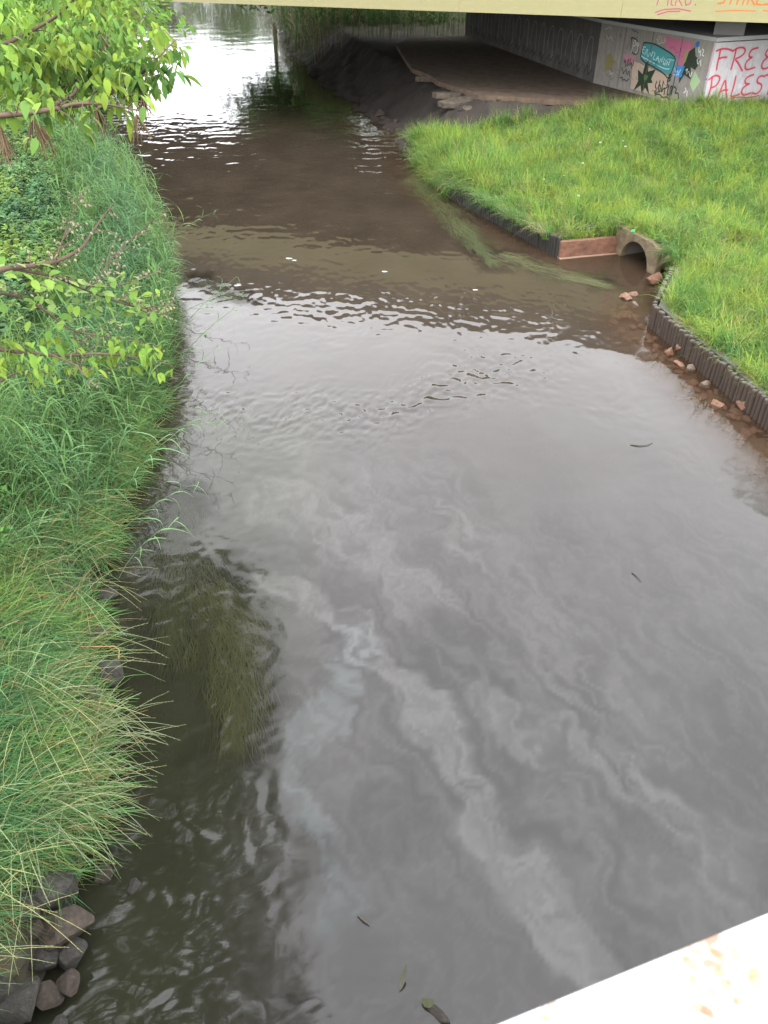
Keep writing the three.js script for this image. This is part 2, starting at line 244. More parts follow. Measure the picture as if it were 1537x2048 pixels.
// ------------------------------------------------------------------ road bridge over the river
const fx = (x, off = 0) => [x + off * 0.3269, -26.9 + (x + 4.75) * 0.3459 - off * 0.9451];   // point on the near face at that x, moved off metres behind it
const YAW = -Math.atan2(0.3269, 0.9451);
{
  const br = thing('road_bridge', ...((p) => [p[0], 3.3, p[1]])(fx(2)));
  br.rotation.y = YAW; tag(br, 'wide low road bridge with pale yellow edge beam and graffiti', 'bridge');
  const yellow = C(0.36, 0.33, 0.135);
  const fasciaTex = (marks) => canvasTex(1024, 256, (g, w, h) => {
    g.fillStyle = '#857f5b'; g.fillRect(0, 0, w, h);
    const r = rng(71); for (let i = 0; i < 900; i++) { g.fillStyle = `rgba(${r() < 0.5 ? '90,80,40' : '235,225,170'},${0.03 * r()})`; g.fillRect(r() * w, r() * h, 4 + r() * 60, 2 + r() * 12); }
    for (let i = 0; i < 40; i++) { g.fillStyle = `rgba(70,62,36,${0.06 * r()})`; g.fillRect(r() * w, 0, 2 + r() * 5, h * r()); }
    if (!marks) return;
    g.lineCap = g.lineJoin = 'round';
    const S = (col, lw, ...ls) => { g.strokeStyle = col; g.lineWidth = lw * 1.2; for (const l of ls) { g.beginPath(); g.moveTo(l[0], l[1]); for (let k = 2; k + 1 < l.length; k += 2) g.lineTo(l[k], l[k + 1]); g.stroke(); } };
    const pk = 'rgba(140,45,80,0.85)', or = 'rgba(165,80,28,0.9)';
    S(pk, 5, [200, 190, 215, 120, 222, 70, 238, 140, 252, 70, 262, 190], [283, 130, 280, 185, 292, 190], [280, 110, 284, 112], [312, 70, 306, 190], [342, 115, 308, 150, 345, 190], [372, 130, 356, 160, 366, 188, 388, 180, 394, 140, 374, 128, 368, 60, 385, 55], [405, 80, 415, 45, 445, 48, 448, 85, 424, 120, 420, 155], [418, 182, 421, 186], [200, 225, 250, 210, 330, 205, 400, 214], [215, 236, 270, 220, 340, 216]);
    S(pk, 4, [190, 80, 214, 60], [192, 58, 212, 84]);
    S(or, 7, [590, 120, 560, 112, 552, 135, 580, 150, 575, 172, 545, 176], [610, 175, 622, 110, 640, 112, 640, 150, 615, 148], [655, 110, 648, 175], [690, 105, 680, 175], [650, 142, 688, 140], [705, 175, 715, 108, 745, 112, 738, 138, 712, 142, 745, 176], [785, 108, 760, 110, 754, 172, 782, 176], [756, 142, 778, 140], [830, 112, 800, 110, 798, 135, 822, 146, 818, 172, 790, 174], [845, 108, 838, 176], [880, 104, 868, 176], [842, 140, 874, 138], [893, 108, 905, 136, 925, 104], [905, 136, 898, 178], [968, 112, 940, 116, 934, 168, 962, 172, 966, 146, 950, 144]);
    S(or, 4, [540, 212, 640, 205, 760, 204], [800, 200, 850, 204, 900, 198], [536, 150, 542, 156], [538, 158, 544, 148]);
  });
  const fmA = std(0xffffff, 0.75, { map: fasciaTex(true) }), fmB = std(0xffffff, 0.75, { map: fasciaTex(false) });
  // local axes: x along the bridge, -z behind the near face
  const panel = (x0, x1, m) => { const g = new THREE.BoxGeometry(x1 - x0, 1.15, 0.3); g.translate((x0 + x1) / 2, 0.575, -0.15); mesh('edge_beam', g, m, br); };
  const L = (x) => (x - 2) / 0.9451;
  panel(L(6), L(6) + 4.23, fmA);
  for (let k = 0; k < 9; k++) { panel(L(6) - 4.23 * (k + 1), L(6) - 4.23 * k - 0.004, fmB); if (k < 6) panel(L(6) + 4.23 * (k + 1) + 0.004, L(6) + 4.23 * (k + 2), fmB); }
  const conc = std(C(0.13, 0.12, 0.11), 0.9);
  for (const zz of [-0.42, -13.3]) for (let k = 0; k < 21; k++) { const g = new THREE.BoxGeometry(2.96, 1.35, 0.1); g.translate(-31 + 3 * k, 1.78, zz); mesh('noise_barrier_panel', g, std(C(0.1, 0.085, 0.065), .9), br); }
  { const g = new THREE.BoxGeometry(64, 0.45, 13.2); g.translate(-1, 0.72, -6.92); mesh('deck', g, conc, br); }
  for (let k = 0; k < 6; k++) { const g = new THREE.BoxGeometry(60, 0.47, 0.5); g.translate(-1, 0.255, -1.4 - k * 2.2); mesh('girder', g, conc, br); }
  { const g = new THREE.BoxGeometry(64, 0.95, 0.3); g.translate(-1, 0.475, -13.68); mesh('edge_beam', g, fmB, br); }
}
// the abutment on the right, its long side wall under the bridge made of panels, its end face towards the camera
const C0 = [8.54, -23.1], C1 = [6.5, -27.2], C2 = [3.45, -38.6], CE = [16.5, -26.15];
{
  const ab = thing('bridge_abutment', C0[0], 0, C0[1]); tag(ab, 'concrete bridge abutment covered in graffiti beside the paved strip', 'abutment');
  const blot = (g, w, h, seed, n, cols, al) => { const r = rng(seed); for (let i = 0; i < n; i++) { g.fillStyle = `rgba(${cols[Math.floor(r() * cols.length)]},${al * r()})`; const a = 3 + r() * 40; g.fillRect(r() * w, r() * h, a * (0.3 + r()), a * (0.6 + 2 * r())); } };
  const pen = (g) => { g.lineCap = g.lineJoin = 'round'; return (col, lw, ...ls) => { g.strokeStyle = col; g.lineWidth = lw; for (const wide of [2.1, 1.45, 1]) for (const l of ls) { g.globalAlpha = wide > 2 ? 0.10 : wide > 1.2 ? 0.18 : 0.9; g.lineWidth = lw * wide; g.beginPath(); g.moveTo(l[0], l[1]); for (let k = 2; k + 3 < l.length; k += 2) g.quadraticCurveTo(l[k], l[k + 1], (l[k] + l[k + 2]) / 2, (l[k + 1] + l[k + 3]) / 2); g.lineTo(l.at(-2), l.at(-1)); g.stroke(); g.globalAlpha = 1; } }; };
  const side = canvasTex(1536, 512, (g, w, h) => {
    g.fillStyle = '#857f78'; g.fillRect(0, 0, w, h); blot(g, w, h, 3, 1500, ['60,55,50', '190,185,178', '120,112,100'], 0.09);
    const r = rng(44); for (let i = 0; i < 70; i++) { g.fillStyle = `rgba(50,46,42,${0.14 * r()})`; g.fillRect(r() * w, 0, 3 + r() * 10, h * (0.3 + 0.7 * r())); }
    g.save(); g.scale(1, 0.83); const S = pen(g), X = (u) => u * w, Y = (v) => v * h;
    const fill = (col, pts) => { g.fillStyle = col; g.beginPath(); pts.forEach(([u, v], k) => g[k ? 'lineTo' : 'moveTo'](X(u), Y(v))); g.closePath(); g.fill(); };
    fill('rgba(205,175,150,0.6)', [[.36, .5], [.7, .62], [.72, .97], [.38, .95]]);
    fill('rgba(190,90,130,0.75)', [[.6, .04], [.84, .06], [.83, .3], [.78, .5], [.72, .28], [.62, .18]]);
    fill('rgba(200,110,140,0.5)', [[.26, .42], [.38, .42], [.37, .56], [.27, .55]]);
    fill('rgba(66,140,144,0.95)', [[.43, .19], [.56, .2], [.73, .31], [.71, .6], [.58, .55], [.42, .46]]);
    S('#16211f', 9, [X(.43), Y(.19), X(.5), Y(.17), X(.58), Y(.21), X(.73), Y(.31), X(.725), Y(.45), X(.71), Y(.62), X(.69), Y(.66), X(.66), Y(.6), X(.55), Y(.53), X(.42), Y(.46), X(.425), Y(.3), X(.43), Y(.19)]);
    const wl = 'rgba(200,225,225,0.9)';
    S(wl, 6, [665, 130, 655, 175, 690, 180], [662, 150, 686, 152], [665, 128, 695, 132], [705, 190, 715, 138, 740, 150, 722, 166, 745, 198], [758, 200, 765, 150, 790, 205, 798, 150], [815, 158, 845, 162, 812, 210, 850, 214], [862, 220, 880, 165, 900, 225], [868, 200, 892, 202], [915, 228, 920, 180, 945, 232, 950, 180], [975, 190, 960, 230, 985, 238, 995, 200], [1010, 240, 1015, 190, 1045, 246, 1050, 195], [660, 205, 750, 226, 860, 246], [880, 250, 1000, 270, 1060, 262]);
    S('rgba(30,36,34,0.9)', 8, [X(.31), Y(.14), X(.38), Y(.15), X(.4), Y(.4), X(.32), Y(.38), X(.31), Y(.14)]);
    S('rgba(190,190,180,0.9)', 8, [505, 190, 512, 95, 545, 90, 548, 130, 512, 140], [590, 120, 572, 95, 560, 125, 590, 132, 594, 100, 590, 185, 566, 190]);
    const bk = 'rgba(22,22,22,0.92)';
    S(bk, 7, [420, 260, 430, 300, 450, 250, 455, 320], [480, 255, 465, 310, 500, 300, 490, 250], [515, 240, 510, 320, 540, 260, 545, 320], [405, 330, 440, 360, 430, 390, 470, 340], [480, 340, 500, 400, 520, 330, 540, 390], [400, 420, 450, 400, 430, 440, 480, 420, 500, 440, 540, 410], [560, 250, 568, 280, 556, 300]);
    fill('rgba(30,50,28,0.95)', [[.475, .5], [.5, .46], [.51, .62], [.575, .56], [.55, .72], [.57, .78], [.525, .8], [.56, .98], [.51, .88], [.49, .98], [.47, .86], [.41, .98], [.44, .8], [.42, .62], [.47, .68]]);
    fill('rgba(90,130,70,0.8)', [[.485, .68], [.52, .68], [.51, .76], [.49, .76]]);
    S(bk, 10, [930, 380, 910, 420, 950, 440, 920, 480, 960, 470], [970, 370, 960, 450, 1000, 460, 985, 390, 960, 430], [1020, 370, 1005, 480, 1050, 400, 1060, 470], [1070, 360, 1110, 350, 1090, 330, 1060, 350, 1090, 400, 1060, 420], [1100, 390, 1085, 470, 1140, 460, 1120, 400, 1150, 380, 1140, 480], [1160, 390, 1210, 400, 1180, 440, 1240, 430, 1250, 500, 1200, 490], [940, 490, 1000, 470, 1040, 500, 1100, 480, 1150, 500], [1075, 310, 1095, 290, 1110, 318, 1085, 330, 1075, 310]);
    fill('rgba(30,40,28,0.9)', [[.82, .2], [.86, .12], [.88, .25], [.93, .3], [.9, .45], [.86, .42], [.88, .6], [.82, .55], [.79, .7], [.78, .55], [.8, .4]]);
    fill('rgba(120,150,70,0.75)', [[.79, .2], [.82, .18], [.81, .36], [.79, .4]]); fill('rgba(150,180,130,0.8)', [[.9, .46], [.96, .6], [.92, .78], [.88, .66]]);
    S('rgba(215,220,215,0.9)', 7, [1265, 250, 1290, 220, 1280, 280, 1310, 250], [1320, 260, 1340, 300, 1350, 250], [1370, 60, 1380, 110, 1400, 70, 1405, 120], [1415, 70, 1445, 72, 1420, 110, 1450, 115], [1380, 150, 1400, 200, 1420, 140, 1440, 190], [1300, 420, 1330, 400, 1310, 380], [1340, 400, 1350, 440]);
    fill('rgba(60,130,190,0.9)', [[.73, .44], [.81, .42], [.8, .6], [.74, .6]]); S('rgba(200,225,240,0.9)', 5, [1130, 240, 1150, 290, 1165, 250, 1180, 295, 1200, 250], [1135, 300, 1190, 290]);
    g.fillStyle = 'rgba(40,90,160,0.95)'; g.beginPath(); g.arc(X(.875), Y(.075), 24, 0, 7); g.fill();
    fill('rgba(120,110,40,0.6)', [[.1, .5], [.14, .44], [.16, .55], [.21, .56], [.17, .66], [.19, .76], [.14, .72], [.1, .78]]);
    { const r5 = rng(31), cols = ['rgba(25,25,28,.6)', 'rgba(210,210,205,.6)', 'rgba(120,60,90,.5)', 'rgba(50,80,110,.5)', 'rgba(60,90,50,.5)']; for (let k = 0; k < 34; k++) { const x = 60 + r5() * 1420, y = 20 + r5() * 440, s = 14 + r5() * 22; S(cols[Math.floor(r5() * 5)], 2 + r5() * 4, Array.from({ length: 12 }, (_, q) => (q % 2 ? y : x + q * s * .4) + (r5() - .5) * s * 2)); } }
    S('rgba(200,150,170,0.6)', 6, [840, 60, 830, 30, 860, 24, 855, 50], [880, 25, 876, 60, 900, 58], [920, 28, 915, 62, 940, 30, 942, 64]); g.restore();
  });
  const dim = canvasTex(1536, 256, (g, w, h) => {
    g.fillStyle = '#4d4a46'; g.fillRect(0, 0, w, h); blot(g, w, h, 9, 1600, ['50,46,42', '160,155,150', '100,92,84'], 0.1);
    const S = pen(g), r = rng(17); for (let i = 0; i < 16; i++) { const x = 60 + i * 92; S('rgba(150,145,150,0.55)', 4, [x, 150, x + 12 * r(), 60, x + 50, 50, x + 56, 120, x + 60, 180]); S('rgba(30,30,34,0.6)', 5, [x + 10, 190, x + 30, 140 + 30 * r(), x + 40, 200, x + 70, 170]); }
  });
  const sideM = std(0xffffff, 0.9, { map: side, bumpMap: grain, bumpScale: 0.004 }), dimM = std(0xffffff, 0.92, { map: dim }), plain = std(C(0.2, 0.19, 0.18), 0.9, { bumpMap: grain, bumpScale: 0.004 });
  const rowOf = (A, B, n, y0, y1, m, u0 = 0, u1 = 1, flip = true) => { // n panels from A to B with open joints, each panel a mesh
    const len = Math.hypot(B[0] - A[0], B[1] - A[1]), yaw = -Math.atan2(B[1] - A[1], B[0] - A[0]);
    for (let k = 0; k < n; k++) {
      const w = len / n - 0.025, g = new THREE.BoxGeometry(w, y1 - y0, 0.22), uv = g.attributes.uv, f = (k + 0.5) / n;
      for (let q = 0; q < uv.count; q++) { const along = clamp((k + uv.getX(q)) / n); uv.setX(q, mix(u0, u1, flip ? 1 - along : along)); }
      const o = mesh('concrete_panel', g, m, ab);
      o.position.set(mix(A[0], B[0], f) - C0[0], (y0 + y1) / 2, mix(A[1], B[1], f) - C0[1]); o.rotation.y = yaw + (R() - 0.5) * 0.006;
      o.translateZ(-0.11 + (R() - 0.5) * 0.014);
    }
    const back = new THREE.BoxGeometry(len, y1 - y0 - 0.04, 0.12), o = mesh('wall_core', back, plain, ab); o.position.set((A[0] + B[0]) / 2 - C0[0], (y0 + y1) / 2 - 0.02, (A[1] + B[1]) / 2 - C0[1]); o.rotation.y = yaw; o.translateZ(-0.29);
  };
  // panels run from far to near so that the box's +z face looks at the river
  rowOf(C1, [C0[0] - 0.02, C0[1] - 0.06], 4, 0.9, 2.78, sideM, 0, 1, false);
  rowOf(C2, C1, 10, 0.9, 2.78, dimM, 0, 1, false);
  const free = canvasTex(1024, 640, (g, w, h) => {
    g.fillStyle = '#aaa6a8'; g.fillRect(0, 0, w, h); blot(g, w, h, 21, 1300, ['120,112,112', '245,243,245', '170,150,150'], 0.1);
    const r = rng(8); for (let i = 0; i < 26; i++) { g.fillStyle = `rgba(110,104,104,${0.13 * r()})`; g.fillRect(r() * w, h * 0.2 * r(), 4 + r() * 16, h); }
    g.fillStyle = 'rgba(120,125,105,0.4)'; g.fillRect(0, h * 0.86, w, h * 0.14);
    const S = pen(g), red = 'rgba(172,32,48,0.95)';
    g.save(); g.scale(1, 0.9);
    // FREE
    S(red, 14, [60, 60, 66, 120, 62, 190, 70, 235], [20, 70, 70, 52, 150, 60, 200, 78], [64, 140, 110, 128, 150, 132]);
    S(red, 14, [236, 66, 240, 150, 232, 240], [205, 80, 250, 50, 330, 56, 350, 100, 300, 140, 244, 150, 300, 190, 366, 262]);
    S(red, 14, [480, 66, 420, 70, 396, 110, 402, 140, 440, 148], [440, 148, 396, 165, 380, 220, 410, 262, 500, 240]);
    S(red, 14, [690, 70, 620, 66, 584, 110, 596, 146, 640, 150], [640, 150, 590, 172, 572, 230, 610, 268, 700, 236]);
    // PALEST
    S(red, 14, [40, 300, 52, 380, 48, 460, 36, 520], [10, 320, 60, 280, 130, 300, 130, 350, 96, 390, 52, 396]);
    S(red, 14, [150, 500, 176, 400, 196, 320, 230, 420, 262, 505], [168, 440, 210, 425, 250, 430]);
    S(red, 14, [310, 310, 314, 400, 300, 500, 360, 490, 400, 478]);
    S(red, 14, [510, 306, 450, 316, 426, 350, 440, 384, 484, 388], [484, 388, 430, 410, 416, 460, 450, 494, 530, 476]);
    S(red, 14, [650, 330, 600, 316, 566, 350, 580, 386, 640, 400, 650, 450, 610, 492, 552, 476]);
    S(red, 14, [660, 320, 740, 316, 830, 322], [742, 320, 746, 420, 738, 500]);
    S(red, 8, [300, 512, 400, 500, 520, 520, 640, 506]);
    g.fillStyle = 'rgba(60,140,110,0.9)'; g.beginPath(); g.moveTo(860, 380); g.lineTo(930, 350); g.lineTo(950, 480); g.lineTo(880, 520); g.fill(); g.restore();
  });
  const freeM = std(0xffffff, 0.85, { map: free });
  const D0 = [C0[0], C0[1]], u = [(CE[0] - C0[0]) / 8.52, (CE[1] - C0[1]) / 8.52], at = (s) => [C0[0] + u[0] * s, C0[1] + u[1] * s];
  rowOf(at(0.0), at(3.0), 1, 0.9, 2.76, freeM, 0, 1, false);
  rowOf(at(3.02), at(8.5), 2, 0.9, 2.76, plain, 0, 1, false);
  // ledge on top and the bearing block between ledge and deck
  { const sh = new THREE.Shape([[0, 0], [8.5 * u[0], 8.5 * u[1]], [8.5 * u[0] - 1, 8.5 * u[1] - 14], [C2[0] - C0[0], C2[1] - C0[1]], [C1[0] - C0[0], C1[1] - C0[1]]].map(([x, z]) => new THREE.Vector2(x, -z)));
    const g = new THREE.ExtrudeGeometry(sh, { depth: 0.09, bevelEnabled: false }); g.rotateX(-Math.PI / 2); const o = mesh('ledge', g, std(C(0.34, 0.33, 0.33), 0.85), ab); o.position.y = 2.783; }
  for (const [x, z] of [[9.1, -23.9], [11.6, -24.8], [14, -25.7]]) { const o = mesh('bearing_block', new THREE.BoxGeometry(0.75, 0.42, 0.6), plain, ab); o.position.set(x - C0[0], 3.085, z - C0[1]); o.rotation.y = YAW; }
  { const o = mesh('back_wall', new THREE.BoxGeometry(9, 0.6, 0.3), plain, ab); o.position.set(12.9 - C0[0], 3.17, -25.9 - C0[1]); o.rotation.y = YAW; }
}
// left abutment, behind the trees
{ const o = mesh('abutment_wall', new THREE.BoxGeometry(0.6, 4.2, 13), std(C(0.28, 0.27, 0.25), 0.92)); o.position.set(-16.2, 1.4, -38); o.rotation.y = 0.12; tag(o, 'plain concrete abutment on the far left bank under the bridge', 'abutment'); }

// paved strip under the bridge, its broken edge pieces and the earth bank's rubble
{
  const out = [[2.75, -25.15], [8.35, -23.45], [6.62, -27.2], [3.6, -38.4], [1.1, -38.2], [0.5, -35.6], [0.75, -32.4], [0.95, -30], [1.5, -28.6], [1.66, -27.6], [2.05, -26.8], [2.3, -26.2]];
  const sh = new THREE.Shape(out.map(([x, z]) => new THREE.Vector2(x, -z)));
  const g = new THREE.ExtrudeGeometry(sh, { depth: 0.14, bevelEnabled: false }); g.rotateX(-Math.PI / 2);
  const uv = g.attributes.uv; for (let k = 0; k < uv.count; k++) uv.setXY(k, g.attributes.position.getX(k) / 2.2, g.attributes.position.getZ(k) / 2.2);
  const slabTex = dataTex(512, 512, (i, j) => { const n = 0.5 * fbm(i / 60, j / 60, 5) + 0.1 * noise(i / 3, j / 3); return [0.33 + 0.22 * n, 0.272 + 0.2 * n, 0.215 + 0.17 * n]; }); slabTex.colorSpace = THREE.SRGBColorSpace;
  const m = std(0xffffff, 0.9, { map: slabTex }); const o = struct('pavement', g, m); o.position.y = 1.06;
  const chunk = (seed, a, b, t) => { const r = rng(seed), n = 7, sh2 = new THREE.Shape(); for (let k = 0; k < n; k++) { const f = k / n * 6.283, q = 0.8 + 0.35 * r(); sh2[k ? 'lineTo' : 'moveTo'](Math.cos(f) * a * q, Math.sin(f) * b * q); } const gg = new THREE.ExtrudeGeometry(sh2, { depth: t, bevelEnabled: true, bevelSize: 0.015, bevelThickness: 0.012, bevelSegments: 1 }); gg.rotateX(-Math.PI / 2); return gg; };
  const cm = std(0xffffff, 0.95, { map: stoneTex([.2, .175, .145], [.37, .33, .28]), bumpMap: grain, bumpScale: .02 });
  for (const [x, y, z, a, b, yaw, tilt, lab] of [[1.95, 1.0, -25.95, 0.46, 0.3, 0.3, -0.05, 'broken grey concrete slab lying uppermost on the eroded bank edge'], [2.2, 0.92, -25.35, 0.6, 0.28, 0.25, 0.08, 'long broken concrete slab tipped down towards the tall grass'], [2.62, 0.86, -24.95, 0.4, 0.22, 0.5, 0.16, 'small crumbled concrete slab nearest the tall grass'], [1.35, 1.0, -28.7, 0.4, 0.3, 0.9, -0.1, 'dark broken slab jutting from the pavement deep under the bridge']]) {
    const q = mesh('broken_slab', chunk(Math.round(x * 100), a, b, 0.13), cm); q.position.set(x, y, z); q.rotation.set(tilt, yaw, tilt * 0.7); tag(q, lab, 'concrete slab', 'broken slabs at the edge of the pavement');
  }
}

// ------------------------------------------------------------------ stones
function rockGeo(seed, sx, sy, sz, rough = 0.28, detail = 4) {
  const r = rng(seed), g0 = new THREE.IcosahedronGeometry(1, detail), p = g0.attributes.position, cuts = [];
  for (let k = 0; k < 12; k++) { const n = V(r() * 2 - 1, r() * 2 - 1, r() * 2 - 1).normalize(); cuts.push([n, 0.42 + 0.36 * r()]); }
  for (let k = 0; k < p.count; k++) { const v = V(p.getX(k), p.getY(k), p.getZ(k)); v.multiplyScalar(1 + rough * 0.4 * noise(v.x * 1.7 + seed, v.y * 1.7 + v.z * 1.3)); for (const [n, d] of cuts) { const e = v.dot(n) - d; if (e > 0) v.addScaledVector(n, -e * 0.99); } p.setXYZ(k, v.x * sx, v.y * sy, v.z * sz); }
  for (let k = 0; k < p.count; k++) p.setY(k, p.getY(k) + sy * 0.05 * noise(p.getX(k) / sx * 2.6 + seed, p.getZ(k) / sz * 2.6));
  g0.computeVertexNormals(); const uv = g0.attributes.uv; for (let k = 0; k < uv.count; k++) uv.setXY(k, uv.getX(k) * 2, uv.getY(k) * 2);
  return g0;
}
const redStone = [std(0xffffff, 0.6, { map: stoneTex([.26, .175, .12], [.50, .355, .26]) }), std(0xffffff, 0.6, { map: stoneTex([.22, .18, .15], [.43, .36, .3]) })];
const greyStone = [std(0xffffff, 0.7, { map: stoneTex([.07, .068, .056], [.23, .21, .17]), bumpMap: grain, bumpScale: 0.01 }), std(0xffffff, 0.7, { map: stoneTex([.095, .077, .054], [.27, .215, .15]), bumpMap: grain, bumpScale: 0.01 })];
{
  const G = 'stones in the shallows by the log edging';
  const list = [ // x, z, size, y, tone, label
    [4.45, -11.05, .13, .03, 0, 'orange brown stone, left one of the pair under the log edging'], [4.68, -11.16, .13, .05, 0, 'orange brown stone touching the logs, right one of the far pair'], [4.52, -10.72, .11, -.01, 0, 'low flat reddish stone just downstream of the far pair'], [4.64, -10.6, .10, -.01, 1, 'brown half sunk stone between the far pair and the pale stones'],
    [4.93, -10.42, .09, .02, 1, 'small grey brown stone hard against the logs, first past the pair'], [4.72, -10.1, .09, -.015, 1, 'thin pale stone barely breaking the water away from the logs'], [4.98, -10.02, .1, .03, 1, 'rounded pale grey stone against the logs'], [4.97, -9.79, .11, .04, 1, 'tall pale stone with a knobbly top near the logs'], [5.06, -9.7, .08, .02, 0, 'small stone leaning on the tall pale stone'],
    [4.69, -9.5, .13, .0, 0, 'reddish stone standing alone farther out in the water'], [5.0, -9.42, .13, .03, 0, 'bright tan stone with a flat top between lone stone and logs'], [5.14, -9.38, .09, .01, 1, 'brown rounded stone right of the bright tan stone'], [5.2, -9.1, .09, .0, 1, 'dull brown stone below the last logs in view'], [5.18, -8.75, .1, .02, 0, 'reddish stone at the right edge of the water'], [5.28, -8.72, .08, .02, 0, 'small reddish stone by the right edge of the photo'],
    [4.3, -13.23, .13, .02, 0, 'pale tan stone in the pool before the culvert'], [4.5, -13.42, .13, -.01, 0, 'flat tan stone lying nearest the culvert mouth'], [4.43, -13.0, .11, -.02, 1, 'long thin stone in the pool pointing towards the logs'],
  ];
  list.forEach(([x, z, s, y, m, lab], k) => { const o = mesh('stone', rockGeo(100 + k, s * rr(.8, 1.15), s * 0.7, s * rr(.7, 1)), redStone[m]); o.position.set(x, y, z); o.rotation.y = R() * 6; tag(o, lab, 'stone', G); });
  const mbs = []; // gravel bed showing through the shallow water
  for (let k = 0; k < 150; k++) { const t = R(), zz = mix(-13.6, -7.6, t), xx = mix(4.42, 5.35, clamp((zz + 12.1) / 3.3)) - Math.abs(R() + R() - 1) * 1.0; mbs.push([xx - 0.04, zz]); }
  const im = new THREE.InstancedMesh(rockGeo(7, 0.09, 0.05, 0.075, .28, 1), redStone[0], mbs.length); im.name = 'gravel_bed'; const mt = new THREE.Matrix4();
  mbs.forEach(([x, z], k) => { const s = rr(.5, 1.3); mt.compose(V(x, -0.06 - R() * 0.05, z), new THREE.Quaternion().setFromEuler(new THREE.Euler(0, R() * 6, 0)), V(s, s, s)); im.setMatrixAt(k, mt); });
  add(im); tag(im, 'reddish gravel under the shallow water along the logs', 'gravel', null, 'stuff');

  const G2 = 'boulders at the foot of the near left bank';
  [[-2.24, -2.6, .24, .2, 0, 'broad grey boulder right under the overhanging dry grass'], [-2.16, -2.37, .24, .14, 1, 'brown boulder with a sharp edge, second down from the grass'], [-2.05, -2.22, .13, .1, 0, 'small grey boulder wedged below the sharp brown one'], [-2.2, -2.17, .15, .13, 0, 'dark boulder in the middle of the pile, farther from the water'], [-2.42, -2.1, .22, .22, 1, 'mossy olive boulder at the left edge of the pile'], [-2.02, -2.02, .12, .09, 1, 'rounded brown stone sticking out into the water lowest but one'], [-2.25, -1.9, .2, .16, 0, 'large flat grey boulder near the bottom left corner'], [-2.1, -1.95, .12, .14, 1, 'upright brown boulder beside the rounded stone'], [-2.0, -1.78, .11, .08, 0, 'small grey stone lowest of the pile by the water'], [-2.2, -1.66, .17, .12, 1, 'brown boulder in the bottom corner under green leaves'], [-1.78, -2.72, .1, -.03, 0, 'dark wet stone half sunk out in the current'], [-2.02, -2.78, .1, .05, 1, 'reddish pointed stone under the overhanging grass stalks'],
    [-2.44, -4.6, .16, .1, 0, 'grey boulder showing between the grass tufts by the water'], [-2.55, -4.25, .17, .12, 0, 'grey boulder half hidden in the long seeding grass'], [-2.7, -5.0, .16, .1, 1, 'brown boulder beneath the gap in the grass'], [-2.75, -5.6, .15, .08, 0, 'dark boulder at the waterline below the reeds'], [-2.42, -2.42, .17, .26, 0, 'grey boulder higher up behind the sharp brown one, touching dry grass'], [-2.5, -2.2, .16, .3, 1, 'brown boulder uppermost in the pile under the pale stalks'], [-2.36, -1.96, .13, .24, 0, 'grey boulder between the mossy boulder and the large flat one'], [-2.45, -1.8, .16, .26, 1, 'brown boulder at the left edge above the bottom corner'], [-2.3, -2.3, .09, .22, 1, 'small brown wedge of stone between three larger boulders']].forEach(([x, z, s, y, m, lab], k) => { const o = mesh('boulder', rockGeo(300 + k, s * 0.86 * rr(.9, 1.1), s * rr(.6, .8), s * rr(.7, .95), .35), k === 4 ? std(C(0.032, 0.032, 0.014), .9, { bumpMap: grain, bumpScale: .01 }) : greyStone[m]); o.position.set(x, y, z); o.rotation.set(R() * .5 - .25, R() * 6, R() * .5 - .25); tag(o, lab, 'boulder', G2); });
  // rubble at the toe of the earth bank
  const im2 = new THREE.InstancedMesh(rockGeo(9, 0.1, 0.07, 0.09, .3, 1), greyStone[1], 620); im2.name = 'bank_rubble';
  for (let k = 0; k < 620; k++) { const t = R() * R(), i = Math.floor(t * 4), f = t * 4 - i, a = RIGHT[12 + Math.min(i, 3)], b = RIGHT[13 + Math.min(i, 3)], x = mix(a[0], b[0], f) + R() * R() * 3.0, z = mix(a[1], b[1], f) + (R() - .5), s = rr(.25, 1.0) + 1.4 * Math.pow(R(), 6); mt.compose(V(x, height(x, z) + 0.01, z), new THREE.Quaternion().setFromEuler(new THREE.Euler(R(), R() * 6, R())), V(s, s, s)); im2.setMatrixAt(k, mt); }
  add(im2); tag(im2, 'small dark rubble strewn along the foot of the eroded earth bank', 'rubble', null, 'stuff');
}

